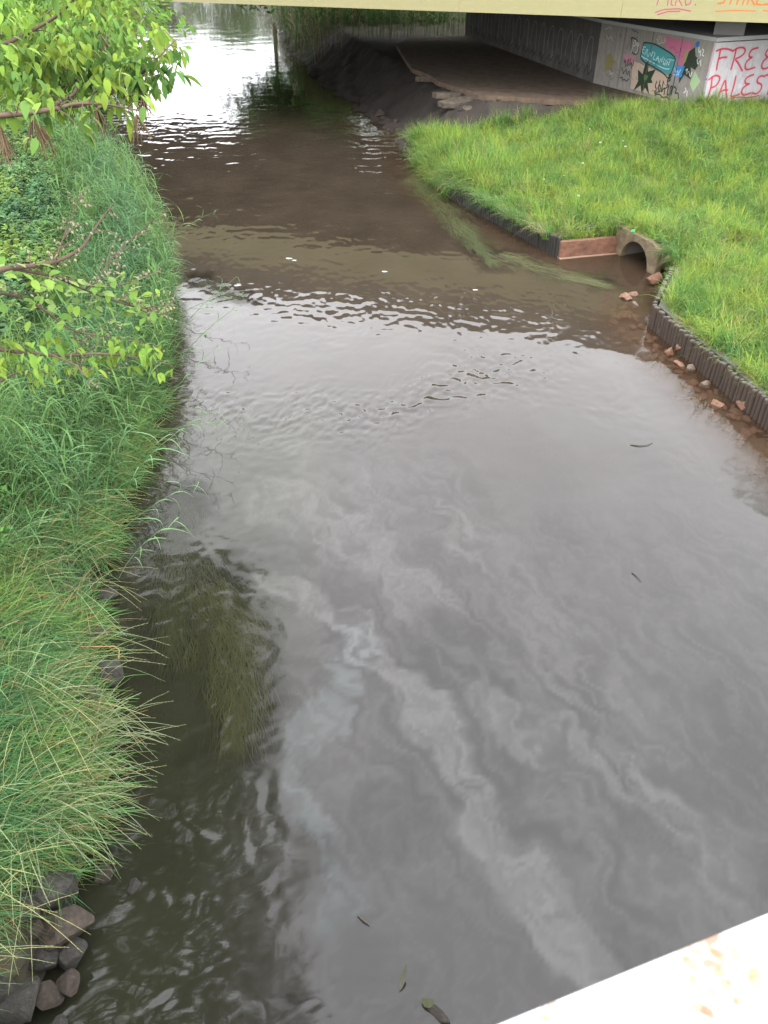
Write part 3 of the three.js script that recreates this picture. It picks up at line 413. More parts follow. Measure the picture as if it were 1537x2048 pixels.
// ------------------------------------------------------------------ log edging, culvert, wing wall
{
  const bark = std(0xffffff, 0.85, { map: (() => { const t = dataTex(64, 256, (i, j) => { const n = 0.5 * fbm(i / 5, j / 60, 4) + 0.15 * noise(i / 2, j / 3); return [.235 + .17 * n, .19 + .14 * n, .155 + .11 * n]; }); t.colorSpace = THREE.SRGBColorSpace; return t; })() });
  const topM = std(C(0.06, 0.056, 0.048), 0.9), darkM = std(C(0.018, 0.016, 0.013), 0.85);
  const logGeos = [0.041, 0.044, 0.038].map((r) => new THREE.LatheGeometry([[0, -0.3], [r, -0.3], [r, 0.33], [r * 0.93, 0.345], [r * 0.8, 0.35]].map(([a, b]) => new THREE.Vector2(a, b)), 12));
  const capGeos = [0.041, 0.044, 0.038].map((r) => { const g = new THREE.CylinderGeometry(r * 0.8, r * 0.82, 0.012, 12); g.translate(0, 0.349, 0); return g; });
  const run = (name, pts, label, m, top, y = 0) => {
    const e = thing(name, pts[0][0], 0, pts[0][1]); tag(e, label, 'log edging');
    for (let i = 0; i + 1 < pts.length; i++) {
      const [a, b] = [pts[i], pts[i + 1]], len = Math.hypot(b[0] - a[0], b[1] - a[1]), n = Math.round(len / 0.087);
      for (let k = 0; k < n; k++) { const t = (k + 0.5) / n, q = Math.floor(R() * 3), o = mesh('log', logGeos[q], m, e); o.position.set(mix(a[0], b[0], t) - pts[0][0] + rr(-.006, .006), y + rr(-.03, .02), mix(a[1], b[1], t) - pts[0][1] + rr(-.006, .006)); o.rotation.set(rr(-.045, .045), R() * 6, rr(-.045, .045)); const c = mesh('end_grain', capGeos[q], top, o); }
      // weathered boards laid flat behind the logs
      const nb = Math.max(1, Math.round(len / 1.3)), nx = (b[1] - a[1]) / len, nz = -(b[0] - a[0]) / len, sgn = m === darkM ? 0 : 1;
      if (sgn) for (let k = 0; k < nb; k++) { const g = new THREE.BoxGeometry(len / nb - 0.03, 0.03, 0.13), o = mesh('board', g, topM, e), t = (k + 0.5) / nb, side = shore(mix(a[0], b[0], t) + nx * 0.2, mix(a[1], b[1], t) + nz * 0.2).d > 0 ? 1 : -1; o.position.set(mix(a[0], b[0], t) + nx * side * 0.13 - pts[0][0], 0.325 + rr(-.01, .01), mix(a[1], b[1], t) + nz * side * 0.13 - pts[0][1]); o.rotation.set(rr(-.03, .03), -Math.atan2(b[1] - a[1], b[0] - a[0]), rr(-.02, .02)); }
    }
    return e;
  };
  run('log_edging', [[5.3, -6.8 + .5], [5.14, -8.8], [4.44, -12.1], [5.28, -13.9]].map(([x, z], k) => k ? [x, z] : [5.65, -6.3]), 'row of short round brown logs edging the grass right of the culvert', bark, topM);
  run('log_edging', [[3.47, -15.3], [2.9, -16.55], [2.0, -18.4], [1.5, -19.5]], 'dark wet row of short logs edging the grass left of the culvert', darkM, darkM, 0.02);

  const cv = thing('culvert', 4.95, 0, -15.0); cv.rotation.y = -Math.atan2(-0.36, 0.93) + Math.PI / 2 + Math.PI; tag(cv, 'concrete culvert headwall with a round dark pipe mouth in the grass bank', 'culvert');
  const dir = V(0.46, 0, 1.2).normalize(); cv.rotation.y = Math.atan2(-dir.z, dir.x);           // local x runs along the headwall, +z ... faces the river
  const conc = std(0xffffff, 0.9, { map: stoneTex([.3, .255, .19], [.47, .41, .32]), bumpMap: grain, bumpScale: .006 });
  const sh = new THREE.Shape([[-0.68, -0.5], [0.66, -0.5], [0.66, 0.47], [0.4, 0.53], [-0.68, 0.53]].map(([x, y]) => new THREE.Vector2(x, y))), hole = new THREE.Path(); hole.absarc(0.0, -0.03, 0.44, 0, Math.PI * 2, true); sh.holes.push(hole);
  const g = new THREE.ExtrudeGeometry(sh, { depth: 0.12, bevelEnabled: true, bevelSize: 0.012, bevelThickness: 0.012, bevelSegments: 1, curveSegments: 32 }); g.translate(0, 0, -0.06); mesh('headwall', g, conc, cv);
  const face = V(0, 0, 1).applyAxisAngle(V(0, 1, 0), cv.rotation.y), inward = face.x > 0 ? 1 : -1;
  const pg = new THREE.CylinderGeometry(0.45, 0.45, 1.5, 32, 1, true); pg.rotateX(Math.PI / 2); pg.translate(0, -0.03, inward * 0.8); mesh('pipe', pg, std(C(0.14, 0.12, 0.1), 0.9), cv);
  const turf = new MB(); { const N = 14; for (let j = 0; j <= N; j++) for (let i = 0; i <= N; i++) { const x = mix(-0.75, 0.75, i / N), z = inward * mix(0.07, 1.9, j / N); turf.v(V(x, 0.43 + 0.05 * z * inward + 0.02 * noise(x * 4, z * 4), z), C(.055, .05, .025)); } for (let j = 0; j < N; j++) for (let i = 0; i < N; i++) { const a = j * (N + 1) + i; turf.quad(a, a + 1, a + N + 2, a + N + 1); } }
  mesh('earth_cover', turf.geo(), std(0xffffff, .97, { vertexColors: true }), cv);

  const wing = thing('wing_wall', 4.1, 0, -15.44); wing.rotation.y = -Math.atan2(-0.3, 1.22); tag(wing, 'low reddish brown concrete wing wall left of the culvert mouth', 'wall');
  const red = std(0xffffff, 0.85, { map: stoneTex([.29, .19, .14], [.45, .31, .235]), bumpMap: grain, bumpScale: .004 });
  { const o = mesh('wall_beam', new THREE.BoxGeometry(1.3, 0.62, 0.12), red, wing); o.position.y = 0.01; const q = mesh('footing', new THREE.BoxGeometry(1.32, 0.4, 0.2), std(C(0.2, 0.13, 0.09), .8), wing); q.position.set(0, -0.185, 0.02); }
  const bl = mesh('stone_block', rockGeo(55, 0.2, 0.16, 0.13, .15), red); bl.position.set(4.98, 0.06, -13.95); bl.rotation.y = 0.5; tag(bl, 'reddish stone block under hanging grass right of the culvert', 'stone block');
  const fl = mesh('flat_stone', rockGeo(66, 0.3, 0.07, 0.2, .2), greyStone[0]); fl.position.set(4.03, height(4.03, -15.95) + 0.1, -15.95); fl.rotation.z = .2; tag(fl, 'flat grey stone lying in the grass above the wing wall', 'stone');
  const cap = new THREE.Group(); cap.name = numbered('plastic_cap'); scene.add(cap); cap.position.set(4.82, 0.56, -15.15); tag(cap, 'tiny bright green plastic cap on top of the culvert headwall', 'bottle cap');
  const cg = std(C(0.02, 0.4, 0.16), .4); mesh('cap_skirt', new THREE.LatheGeometry([[0, .03], [.03, .03], [.035, .022], [.036, 0]].map(([a, b]) => new THREE.Vector2(a, b)), 18), cg, cap); mesh('cap_ring', new THREE.TorusGeometry(.036, .004, 5, 18).rotateX(Math.PI / 2), cg, cap);
}

// ------------------------------------------------------------------ plants: shared pieces
function tuftGeo(seed, n, len, width, droop, spread, bias = 0, taper = 1) {
  const r = rng(seed), mb = new MB();
  for (let k = 0; k < n; k++) { const a = r() * 6.283, d = V(Math.cos(a) + bias, 0, Math.sin(a)).normalize(), q = spread * Math.sqrt(r()), b = r() * 6.283; mb.blade(V(Math.cos(b) * q, -0.03, Math.sin(b) * q), d, len * rr(.55, 1.15, r), width * rr(.7, 1.2, r), droop * rr(.4, 1.3, r), 4, taper); }
  return mb.geo();
}
function stalkGeo(seed, n, len, bias) { // thin flowering stalks with a slender seed head
  const r = rng(seed), mb = new MB();
  for (let k = 0; k < n; k++) {
    const a = r() * 6.283, d = V(Math.cos(a) + bias, 0, Math.sin(a) * 0.8).normalize(), L = len * rr(.7, 1.15, r), lean = bias ? rr(.6, 1.25, r) : rr(.3, .6, r), o = V(rr(-.08, .08, r), -.02, rr(-.08, .08, r)), pts = [], bend = rr(-.35, .35, r);
    for (let i = 0; i <= 9; i++) { const t = i / 9; const e = L * lean * t * (0.4 + 0.5 * t), sd = L * bend * t * t; pts.push(V(o.x + d.x * e - d.z * sd, o.y + L * (t - lean * 0.62 * t * t * (0.6 + 0.4 * t)), o.z + d.z * e + d.x * sd)); }
    mb.tube(pts.slice(0, 8), 0.0013, 3, false);
    mb.tube(pts.slice(6), [0.0014, 0.0022, 0.0022, 0.0008], 4, false);
    for (let q = 0; q < 16; q++) { const f = 6 + 3 * q / 16, i0 = Math.min(8, Math.floor(f)), p = pts[i0].clone().lerp(pts[i0 + 1], f - i0), tt = pts[i0 + 1].clone().sub(pts[i0]).normalize(), sd = V(rr(-1, 1, r), rr(-1, 1, r), rr(-1, 1, r)), l = rr(.012, .024, r); mb.tube([p, p.clone().addScaledVector(tt, l * .6).addScaledVector(sd, .0035), p.clone().addScaledVector(tt, l).addScaledVector(sd, .004)], [.0007, .0019, .0005], 3, false); }
  }
  return mb.geo();
}
function reedGeo(seed, h = 1.4) {
  const r = rng(seed), mb = new MB(), lean = rr(.1, .3, r), top = V(h * lean, h * 0.97, 0), st = [];
  for (let i = 0; i <= 5; i++) { const t = i / 5; st.push(V(top.x * t * t, h * t, 0)); }
  mb.tube(st, [.0045, .0045, .004, .0035, .003, .002], 4, false);
  for (let k = 0; k < 9; k++) { const t = 0.28 + 0.72 * k / 8, a = rr(-1.2, 1.2, r) + (k % 2 ? 0 : 2.4), p = V(top.x * t * t, h * t, 0), d = V(Math.cos(a) + 0.5, 0, Math.sin(a)).normalize(); mb.blade(p, d, rr(.34, .66, r) * (k === 8 ? .7 : 1), rr(.010, .019, r), rr(.3, .8, r), 6, 2, rr(.55, 1.0, r)); }
  return mb.geo();
}
function leafGeo(len = 0.085, w = 0.036, fold = 0.25, curl = 0.3) { // one pointed leaf from the origin along +x, midrib folded
  const mb = new MB(), N = 6, L = [], M = [], Rr = [];
  for (let k = 0; k <= N; k++) { const t = k / N, ww = w * 0.5 * Math.pow(Math.sin(Math.PI * Math.pow(t, 0.85)), 0.85) * (t > 0.99 ? 0 : 1), y = -curl * len * t * t, x = len * t; M.push(mb.v(V(x, y, 0))); L.push(mb.v(V(x, y + ww * fold, ww))); Rr.push(mb.v(V(x, y + ww * fold, -ww))); }
  for (let k = 0; k < N; k++) { mb.quad(M[k], M[k + 1], L[k + 1], L[k]); mb.quad(M[k], Rr[k], Rr[k + 1], M[k + 1]); }
  return mb.geo();
}
function sprayGeo(seed, n, size, rad, wide = 0.42) { // a spray of leaves within a small ball, for crowns
  const r = rng(seed), mb = new MB();
  for (let k = 0; k < n; k++) {
    const a = r() * 6.283, e = rr(-1.1, .5, r), d = V(Math.cos(a) * Math.cos(e), Math.sin(e), Math.sin(a) * Math.cos(e)), o = V(rr(-1, 1, r), rr(-.8, .8, r), rr(-1, 1, r)).multiplyScalar(rad), s = size * rr(.7, 1.2, r);
    const w = V().crossVectors(d, V(rr(-1, 1, r), rr(-.2, 1, r), rr(-1, 1, r))).normalize().multiplyScalar(s * wide * .5), m = o.clone().addScaledVector(d, s * .5); m.y += s * .06;
    const A = mb.v(o), B = mb.v(m.clone().add(w)), T = mb.v(o.clone().addScaledVector(d, s)), D = mb.v(m.clone().sub(w)); mb.quad(A, B, T, D);
  }
  return mb.geo();
}
const M4 = new THREE.Matrix4(), QQ = new THREE.Quaternion();
function scatter(name, parent, geos, mat, list) { // list of [position, yaw, scale, colour, tilt]
  const buckets = geos.map(() => []); list.forEach((e, k) => buckets[k % geos.length].push(e));
  return buckets.map((b, q) => { const im = new THREE.InstancedMesh(geos[q], mat, b.length); im.name = parent === scene ? numbered(name) : name; b.forEach(([p, yaw, s, c, tilt], k) => { QQ.setFromEuler(new THREE.Euler(tilt ? tilt[0] : 0, yaw, tilt ? tilt[1] : 0, 'YXZ')); M4.compose(p, QQ, typeof s === 'number' ? V(s, s, s) : s); im.setMatrixAt(k, M4); im.setColorAt(k, c); }); im.userData.kind = 'stuff'; return add(im, parent); });
}
const tone = (r, g, b, j = 0.2, R_ = R) => { const v = 1 + (R_() - .5) * 2 * j, w = (R_() - .5) * j; return C(r * v * (1 + w), g * v, b * v * (1 - w)); };
function stuff(name, label, category) { const g = thing(name); return tag(g, label, category, null, 'stuff'); }
const blade = leafy(0xffffff, 0.35);

// ------------------------------------------------------------------ meadow on the right bank
{
  const mats = blade, g = stuff('meadow_grass', 'bright green uncut meadow grass covering the right bank', 'grass');
  const short = [1, 2, 3, 4].map((k) => tuftGeo(k, 12, 0.2, 0.0075, 0.5, 0.07)), tall = [5, 6, 7].map((k) => tuftGeo(k, 13, 0.5, 0.0085, 0.55, 0.08));
  const A = [], B = [], D = [], H = [], S = [];
  const r = rng(77);
  const onLawn = (x, z, s) => { if (s.left) return false; const qx = x - 4.95, qz = z + 15, qa = qx * .934 - qz * .358; if (Math.abs(qx * .358 + qz * .934) < .74 && qa > .05 && qa < 1.9) return true; if (s.d < 0.05) return false; if (s.kind === 'earth' && z < -23.6) return false; const front = (x - C0[0]) * UF[1] * -0 + 0; if (x < 8.6) return bridgeDepth(x, z) < (x < 3.2 ? 1.2 : 0.75) + front && !(s.kind === 'pipe' && s.d < 0.06); const t = (x - C0[0]) / (CE[0] - C0[0]); return z > mix(C0[1], CE[1], t) + 0.12; };
  for (let k = 0; k < 120000; k++) {
    const x = rr(0.8, 13.5, r), z = rr(-26.5, -7.6, r); const dep = -z; if (x > 0.53 * (dep * 0.79 + 3) + 1.2) continue;
    const s = shore(x, z); if (!onLawn(x, z, s)) continue;
    const y = height(x, z, s), n = fbm(x * 0.55 + 9, z * 0.55, 3), n2 = fbm(x * 1.9, z * 1.9 + 30, 3);
    const px = x - 4.95, pz = z + 15, onPipe = Math.abs(px * .358 + pz * .934) < .74 && px * .934 - pz * .358 > .04 && px * .934 - pz * .358 < 1.9; const yy = onPipe ? Math.max(y, 0.44) : y;
    if (s.kind === 'log' && s.d < 0.2 && r() < 0.6) continue;
    const nose = sm(2.6, 0.3, s.d) * sm(-17, -20, z), wallside = x > 8.4 ? sm(1.2, 0.2, z - mix(C0[1], CE[1], (x - C0[0]) / 7.96)) : 0, brim = sm(-21.8, -23.6, z + 0.35 * (x - 6)) * 0.5, edge = sm(0.5, 0.15, s.d) * 0.25;
    const tallness = Math.max(nose, wallside, brim, 0.3 + 0.7 * sm(-0.1, 0.4, n));
    const yel = clamp(sm(-0.3, 0.35, n2) + (r() - .5) * .5), dry = sm(0.28, 0.5, fbm(x * 1.2 + 70, z * 1.2, 3));
    let c = tone(mix(0.078, 0.20, yel), mix(0.172, 0.28, yel), mix(0.036, 0.035, yel), 0.42, r);
    if (r() < 0.05 + 0.3 * dry) c = tone(0.26, 0.22, 0.09, 0.25, r);
    const herb = sm(0.16, 0.4, fbm(x * 0.6 + 3, z * 0.6 + 51, 3)) * (1 - nose);
    if (r() < herb * 0.5) H.push([V(x, yy, z), r() * 6.28, rr(.6, 1.2, r), tone(0.07, 0.165, 0.035, .3, r), [rr(-.2, .2, r), rr(-.2, .2, r)]]);
    if (r() < tallness * 0.75) B.push([V(x, yy, z), r() * 6.28, V(1, 1.15, 1).multiplyScalar(rr(.6, 1.25, r) * (0.95 + 0.45 * nose + .2 * wallside + .35 * sm(.0, .5, fbm(x * 1.1 + 40, z * 1.1, 3)))), c, [rr(-.2, .2, r), rr(-.2, .2, r)]]);
    else if (r() < 0.62) A.push([V(x, yy, z), r() * 6.28, V(1.15, rr(.5, 1.0, r), 1.15).multiplyScalar(rr(.75, 1.25, r)), c, [rr(-.25, .25, r), rr(-.25, .25, r)]]);
    if (r() < 0.010 + 0.03 * tallness) S.push([V(x, yy, z), r() * 6.28, rr(.5, .85, r), tone(0.30, 0.30, 0.12, .25, r), [rr(-.15, .15, r), rr(-.15, .15, r)]]);
    if (s.kind === 'log' && s.d < 0.35 && r() < 0.6) D.push([V(x, yy + 0.02, z), Math.PI + rr(-1.2, 1.2, r), rr(.7, 1.1, r), tone(0.20, 0.20, 0.07, .3, r), null]);
  }
  scatter('grass_tuft', g, short, mats, A); scatter('grass_tuft', g, tall, mats, B); scatter('grass_tuft', g, [tuftGeo(31, 9, .26, .007, .8, .06, 0.9), tuftGeo(32, 9, .26, .007, .8, .06, .9)], mats, D); scatter('seed_stalk', g, [stalkGeo(1, 3, .7, 0), stalkGeo(2, 3, .7, 0)], mats, S);
  const herbGeo = [41, 42].map((q) => { const r2 = rng(q), mb = new MB(); for (let k = 0; k < 16; k++) { const a = r2() * 6.283, d = V(Math.cos(a), 0, Math.sin(a)); mb.blade(V(d.x * .02, rr(.03, .22, r2), d.z * .02), d, rr(.08, .13, r2), rr(.035, .05, r2), .45, 3, 2, .5); } return mb.geo(); });
  const hb = stuff('meadow_herbs', 'darker broad leaved herbs growing in patches in the right bank meadow', 'herbs'); scatter('herb', hb, herbGeo, mats, H);
  // small white seed clocks
  const W = []; for (let k = 0; k < 18; k++) { const x = rr(3, 11, r), z = rr(-24, -11, r), s = shore(x, z); if (onLawn(x, z, s) && s.d > .6) W.push([V(x, height(x, z, s) + rr(.2, .34, r), z), 0, rr(.6, 1.1, r), C(.7, .72, .66), null]); }
  const wf = stuff('seed_clocks', 'tiny whitish seed heads dotted over the right bank meadow', 'flowers'); scatter('seed_head', wf, [sprayGeo(5, 26, .03, .008, .3)], leafy(0xffffff, .3), W);
}
// grass hanging from the bank beside the culvert and along the dark logs
{
  const g = stuff('hanging_grass', 'pale dry grass hanging over the dark log edging to the water', 'grass'), L = [], r = rng(909);
  const put = (a, b, n, out, h0) => { for (let k = 0; k < n; k++) { const t = r(), x = mix(a[0], b[0], t) + rr(-.08, .08, r), z = mix(a[1], b[1], t) + rr(-.08, .08, r); L.push([V(x, h0 + rr(0, .1, r), z), out + rr(-.7, .7, r), rr(.7, 1.3, r), r() < .16 ? tone(.26, .23, .12, .25, r) : tone(.085, .17, .035, .35, r), [rr(-.5, .5, r), rr(-.3, .6, r)]]); } };
  put([3.3, -15.5], [1.7, -19.2], 150, Math.PI - .5, .27); put([5.25, -14.35], [5.35, -13.95], 36, Math.PI, .36); put([1.75, -19.2], [1.3, -21.8], 620, Math.PI, .15); put([4.6, -15.65], [4.75, -15.55], 8, Math.PI + .6, .45); put([1.45, -21.3], [1.15, -23.1], 380, Math.PI, .15);
  scatter('grass_tuft', g, [51, 52, 53].map((k) => tuftGeo(k, 9, .42, .008, .85, .05, 1.1)), blade, L);
}
// ------------------------------------------------------------------ left bank
const leftEdge = (z) => { for (let i = 0; i + 1 < LEFT.length; i++) if (z <= LEFT[i][1] && z > LEFT[i + 1][1]) return mix(LEFT[i][0], LEFT[i + 1][0], (LEFT[i][1] - z) / (LEFT[i][1] - LEFT[i + 1][1])); return LEFT.at(-1)[0]; };
{
  const r = rng(313), G = [], G2 = [], Rd = [], Y = [], S = [], Hb = [], Dry = [];
  for (let k = 0; k < 46000; k++) {
    const z = -1.2 - 24 * Math.pow(r(), 1.35), d = 6.5 * Math.pow(r(), 1.25) * sm(-1, -9, z) + 1.7 * r() * sm(-12, -3, z) - 0.06, x = leftEdge(z) - d;
    if (x < -0.56 * (-z * 0.79 + 3.4) - 1.2) continue;
    const y = Math.max(-0.02, height(x, z)), n = fbm(x * .8, z * .8 + 5, 3), reedy = sm(-5.6, -6.8, z) * sm(1.35 + n + 0.5 * sm(-12, -16, z), 0.7 + n, d), seedy = sm(-7.5, -5.5, z);
    if (z > -2.62 && (d < 0.5 || r() < .3)) continue; if (z > -3.0 && d < .12) continue;
    const p = V(x, y - 0.02, z), tl = [rr(-.2, .2, r), rr(-.2, .2, r)];
    if (reedy > r()) { if (r() < (z > -12 ? .26 : .34)) Rd.push([p, rr(-1.1, 1.1, r), rr(.6, 1.02, r) * (z < -11 ? 1.05 : 1), tone(mix(.07, .11, sm(-.3, .3, n)), mix(.15, .20, sm(-.3, .3, n)), mix(.062, .05, sm(-.3, .3, n)), .32, r), tl]); else if (r() < .55) G2.push([p, rr(-1.2, 1.2, r), rr(.7, 1.2, r), tone(.085, .18, .05, .32, r), tl]); continue; }
    const yel = clamp(sm(-.3, .4, fbm(x * .7 + 11, z * .7, 3)) * mix(.25, 1, Math.max(sm(-8, -10, z), .75 * sm(.4, 1.1, d) * sm(-3.2, -4.6, z))) + (r() - .5) * .4);
    const c = tone(mix(.055, .14, yel), mix(.14, .215, yel), mix(.052, .034, yel), .45, r);
    if (z < -3.5 && z > -8.5 && d > .7 && r() < .07) Hb.push([p, r() * 6.28, rr(.7, 1.2, r), tone(.07, .17, .035, .3, r), tl]);
    if (r() < .10 && seedy) Dry.push([p, rr(-1.3, 1.3, r), rr(.5, 1, r), tone(.24, .17, .07, .3, r), tl]);
    else if (z < -8.5 && d > 1.6 && r() < .35) Hb.push([p, r() * 6.28, rr(.8, 1.6, r), c, tl]);
    else if (z > -9.5) { if (r() < .9) G.push([p, rr(-1.3, 1.3, r), rr(.65, 1.1, r) * (d < .5 ? .8 : 1), c, tl]); }
    else if (r() < .8) Y.push([p, r() * 6.28, rr(.8, 1.3, r), c, tl]);
    if (seedy > .2 && z < -2.7 && d < .8 && r() < .02) S.push([p, rr(-.9, .9, r), rr(.7, 1.05, r), tone(.25, .28, .13, .25, r), null]);
  }
  for (let k = 0; k < 3600; k++) { // the steep foot of the bank, hanging over the water
    const z = rr(-9.5, -2.75, r), d = .95 * r() - .04, x = leftEdge(z) - d; if (z > -3.1 && d < .1) continue;
    const n = fbm(x * 1.3, z * 1.3 + 5, 3); if (d < .4 && n < -.02) continue;
    G.push([V(x, Math.max(0, height(x, z)) - .02, z), rr(-1, 1, r), rr(.6, 1.2, r), r() < .12 ? tone(.22, .16, .07, .3, r) : tone(mix(.055, .10, sm(-.2, .3, n)), mix(.135, .19, sm(-.2, .3, n)), .048, .42, r), [rr(-.2, .2, r), rr(-.35, .1, r)]]);
  }
  for (let k = 0; k < 84; k++) { const z = r() < .5 ? rr(-6.4, -2.75, r) : rr(-4.3, -3.1, r), d = rr(-.02, .42, r); S.push([V(leftEdge(z) - d, Math.max(0, height(leftEdge(z) - d, z)), z), rr(-.9, .8, r), rr(.6, 1.15, r), tone(.21, .235, .115, .3, r), null]); }
  for (let k = 0; k < 26; k++) { const z = rr(-2.7, -1.5, r), d = rr(.35, .9, r); S.push([V(leftEdge(z) - d, height(leftEdge(z) - d, z), z), rr(-.6, .8, r), rr(.6, .9, r), tone(.27, .29, .13, .25, r), null]); }
  for (let k = 0; k < 260; k++) { const z = rr(-2.75, -1.4, r), d = rr(.25, 1.1, r), x = leftEdge(z) - d; Dry.push([V(x, height(x, z), z), rr(-1.2, 1.2, r), rr(.35, .8, r), r() < .6 ? tone(.17, .115, .055, .35, r) : tone(.09, .14, .04, .3, r), [rr(-.3, .3, r), rr(-.5, 0, r)]]); }
  const g = stuff('bank_grass', 'long green grass covering the left bank down to the water', 'grass');
  scatter('grass_tuft', g, [61, 62, 63, 64].map((k) => tuftGeo(k, 11, .5, .0105, .8, .09, .45)), blade, G);
  scatter('grass_tuft', g, [65, 66].map((k) => tuftGeo(k, 9, .75, .012, .55, .08, .7)), blade, G2);
  scatter('grass_tuft', g, [67, 68, 69].map((k) => tuftGeo(k, 12, .36, .009, .5, .1)), blade, Y);
  scatter('dry_tuft', g, [71, 72].map((k) => tuftGeo(k, 10, .4, .006, .8, .08, .5)), blade, Dry);
  scatter('leafy_tuft', g, [73, 74].map((q) => { const r2 = rng(q), mb = new MB(); for (let k = 0; k < 20; k++) { const a = r2() * 6.283, d = V(Math.cos(a), 0, Math.sin(a)); mb.blade(V(d.x * .03, rr(.05, .4, r2), d.z * .03), d, rr(.09, .15, r2), rr(.025, .04, r2), .5, 3, 2, .6); } return mb.geo(); }), blade, Hb);
  const sg = stuff('seeding_grass', 'pale seeding grass stalks arching from the near left bank over the water', 'grass'); scatter('seed_stalk', sg, [3, 4, 5].map((k) => stalkGeo(k, 4, .85, 1.2)), blade, S);
  const rd = stuff('reed_bed', 'blue green reeds in a band along the left waterline', 'reeds'); scatter('reed', rd, [81, 82, 83, 84, 85].map((k) => reedGeo(k, 1.15)), blade, Rd);
  // single reeds that lean out over the river
  const reedM = leafy(C(.13, .235, .10), .35), lone = reedGeo(91, 1.5);
  for (const [x, z, yaw, tilt, s, lab] of [[-2.95, -6.6, .1, -.75, .75, 'reed leaning far over the water with a fan of drooping leaves, nearest the camera'], [-3.05, -7.9, .35, -.8, .8, 'reed leaning over the water halfway along the near reed bed'], [-3.1, -9.0, .5, -.62, .85, 'reed with its stem crossing in front of the bright water below the leafy twigs'], [-3.6, -12.3, .05, -1.0, .85, 'reed lying almost flat over the water just beside the budding twigs'], [-4.6, -15.6, .3, -.85, .9, 'reed sticking out alone over the dark water farthest upstream'], [-2.75, -5.9, -.2, -.5, .8, 'thin reed standing in the gap where the dry grass hangs down'], [-3.05, -7.2, -.4, -.45, .95, 'upright reed with broad leaves just upstream of the nearest leaning one'], [-3.1, -8.5, -.2, -.95, .8, 'low reed stretched flat above the water between two taller leaning reeds'], [-3.2, -10.2, .2, -.6, .95, 'reed leaning out from behind the hanging yellow green leaves'], [-3.4, -11.3, .6, -.75, .95, 'reed leaning out between yellow green leaves and budding twigs']]) {
    const o = mesh('leaning_reed', lone, reedM); o.position.set(x, .02, z); o.rotation.set(0, yaw, tilt); o.rotation.order = 'YXZ'; o.scale.setScalar(s); tag(o, lab, 'reed', 'reeds leaning over the river');
  }
}
// ------------------------------------------------------------------ trees
const barkM = std(0xffffff, 0.92, { map: stoneTex([.2, .16, .12], [.4, .34, .27]) }), twigM = std(C(0.085, 0.055, 0.038), .85);
function tubeAlong(pts, r0, r1, n = 14, seg = 7) { const c = curve(pts, n); return new MB().tube(c, c.map((_, k) => mix(r0, r1, k / n)), seg).geo(); }
function crown(parent, balls, n, geos, mat, colour, r) {
  const list = [], vol = balls.map((b) => b[3] * b[4] * b[5]), tot = vol.reduce((a, b) => a + b, 0);
  balls.forEach(([x, y, z, a, b, c], q) => { const m = Math.round(n * vol[q] / tot); for (let k = 0; k < m; k++) { const u = r() * 2 - 1, f = r() * 6.283, w = Math.sqrt(1 - u * u), rad = Math.pow(r(), .42), nx = w * Math.cos(f), nz = w * Math.sin(f); const lump = 1 + .22 * noise(nx * 2.3 + x, nz * 2.3 + u * 2 + y); const p = V(x + nx * a * rad * lump, y + u * b * rad * lump, z + nz * c * rad * lump); if (noise(p.x * .9, p.z * .9 + p.y * .7) < -.28) continue; list.push([p, r() * 6.28, rr(.7, 1.3, r), tone(...colour, .3, r), [rr(-.4, .4, r), rr(-.4, .4, r)]]); } });
  return scatter('crown', parent, geos, mat, list);
}
const bigLeaf = leafy(0xffffff, .4), spray = [1, 2, 3].map((k) => sprayGeo(k, 16, .13, .26)), fine = [7, 8, 9].map((k) => sprayGeo(k, 22, .085, .2, .36)), coarse = [4, 5].map((k) => sprayGeo(k, 16, .3, .5));
function tree(name, label, x, z, trunkPts, rad, balls, n, colour, seed, geos = spray) {
  const t = thing(name, x, 0, z), off = (p) => [p[0] - x, p[1], p[2] - z]; tag(t, label, 'tree');
  mesh('trunk', tubeAlong(trunkPts.map(off), rad, rad * .45, 14, 9), barkM, t);
  const r = rng(seed); for (const b of balls) { const s = trunkPts[Math.min(trunkPts.length - 1, 1 + Math.floor(r() * (trunkPts.length - 1)))]; mesh('limb', tubeAlong([s, [mix(s[0], b[0], .5), mix(s[1], b[1], .6) + .2, mix(s[2], b[2], .5)], [b[0], b[1], b[2]]].map(off), rad * .4, rad * .1, 10, 6), barkM, t); }
  if (name === 'far_tree' && x === -4.2) balls = [...balls, [-6.3, 2.7, -45.6, 2.0, 1.0, 1.4], [-4.6, 3.1, -45.6, 1.6, .8, 1.2]];
  crown(t, balls.map((b) => [b[0] - x, b[1], b[2] - z, b[3], b[4], b[5]]), n, geos, bigLeaf, colour, r);
  return t;
}
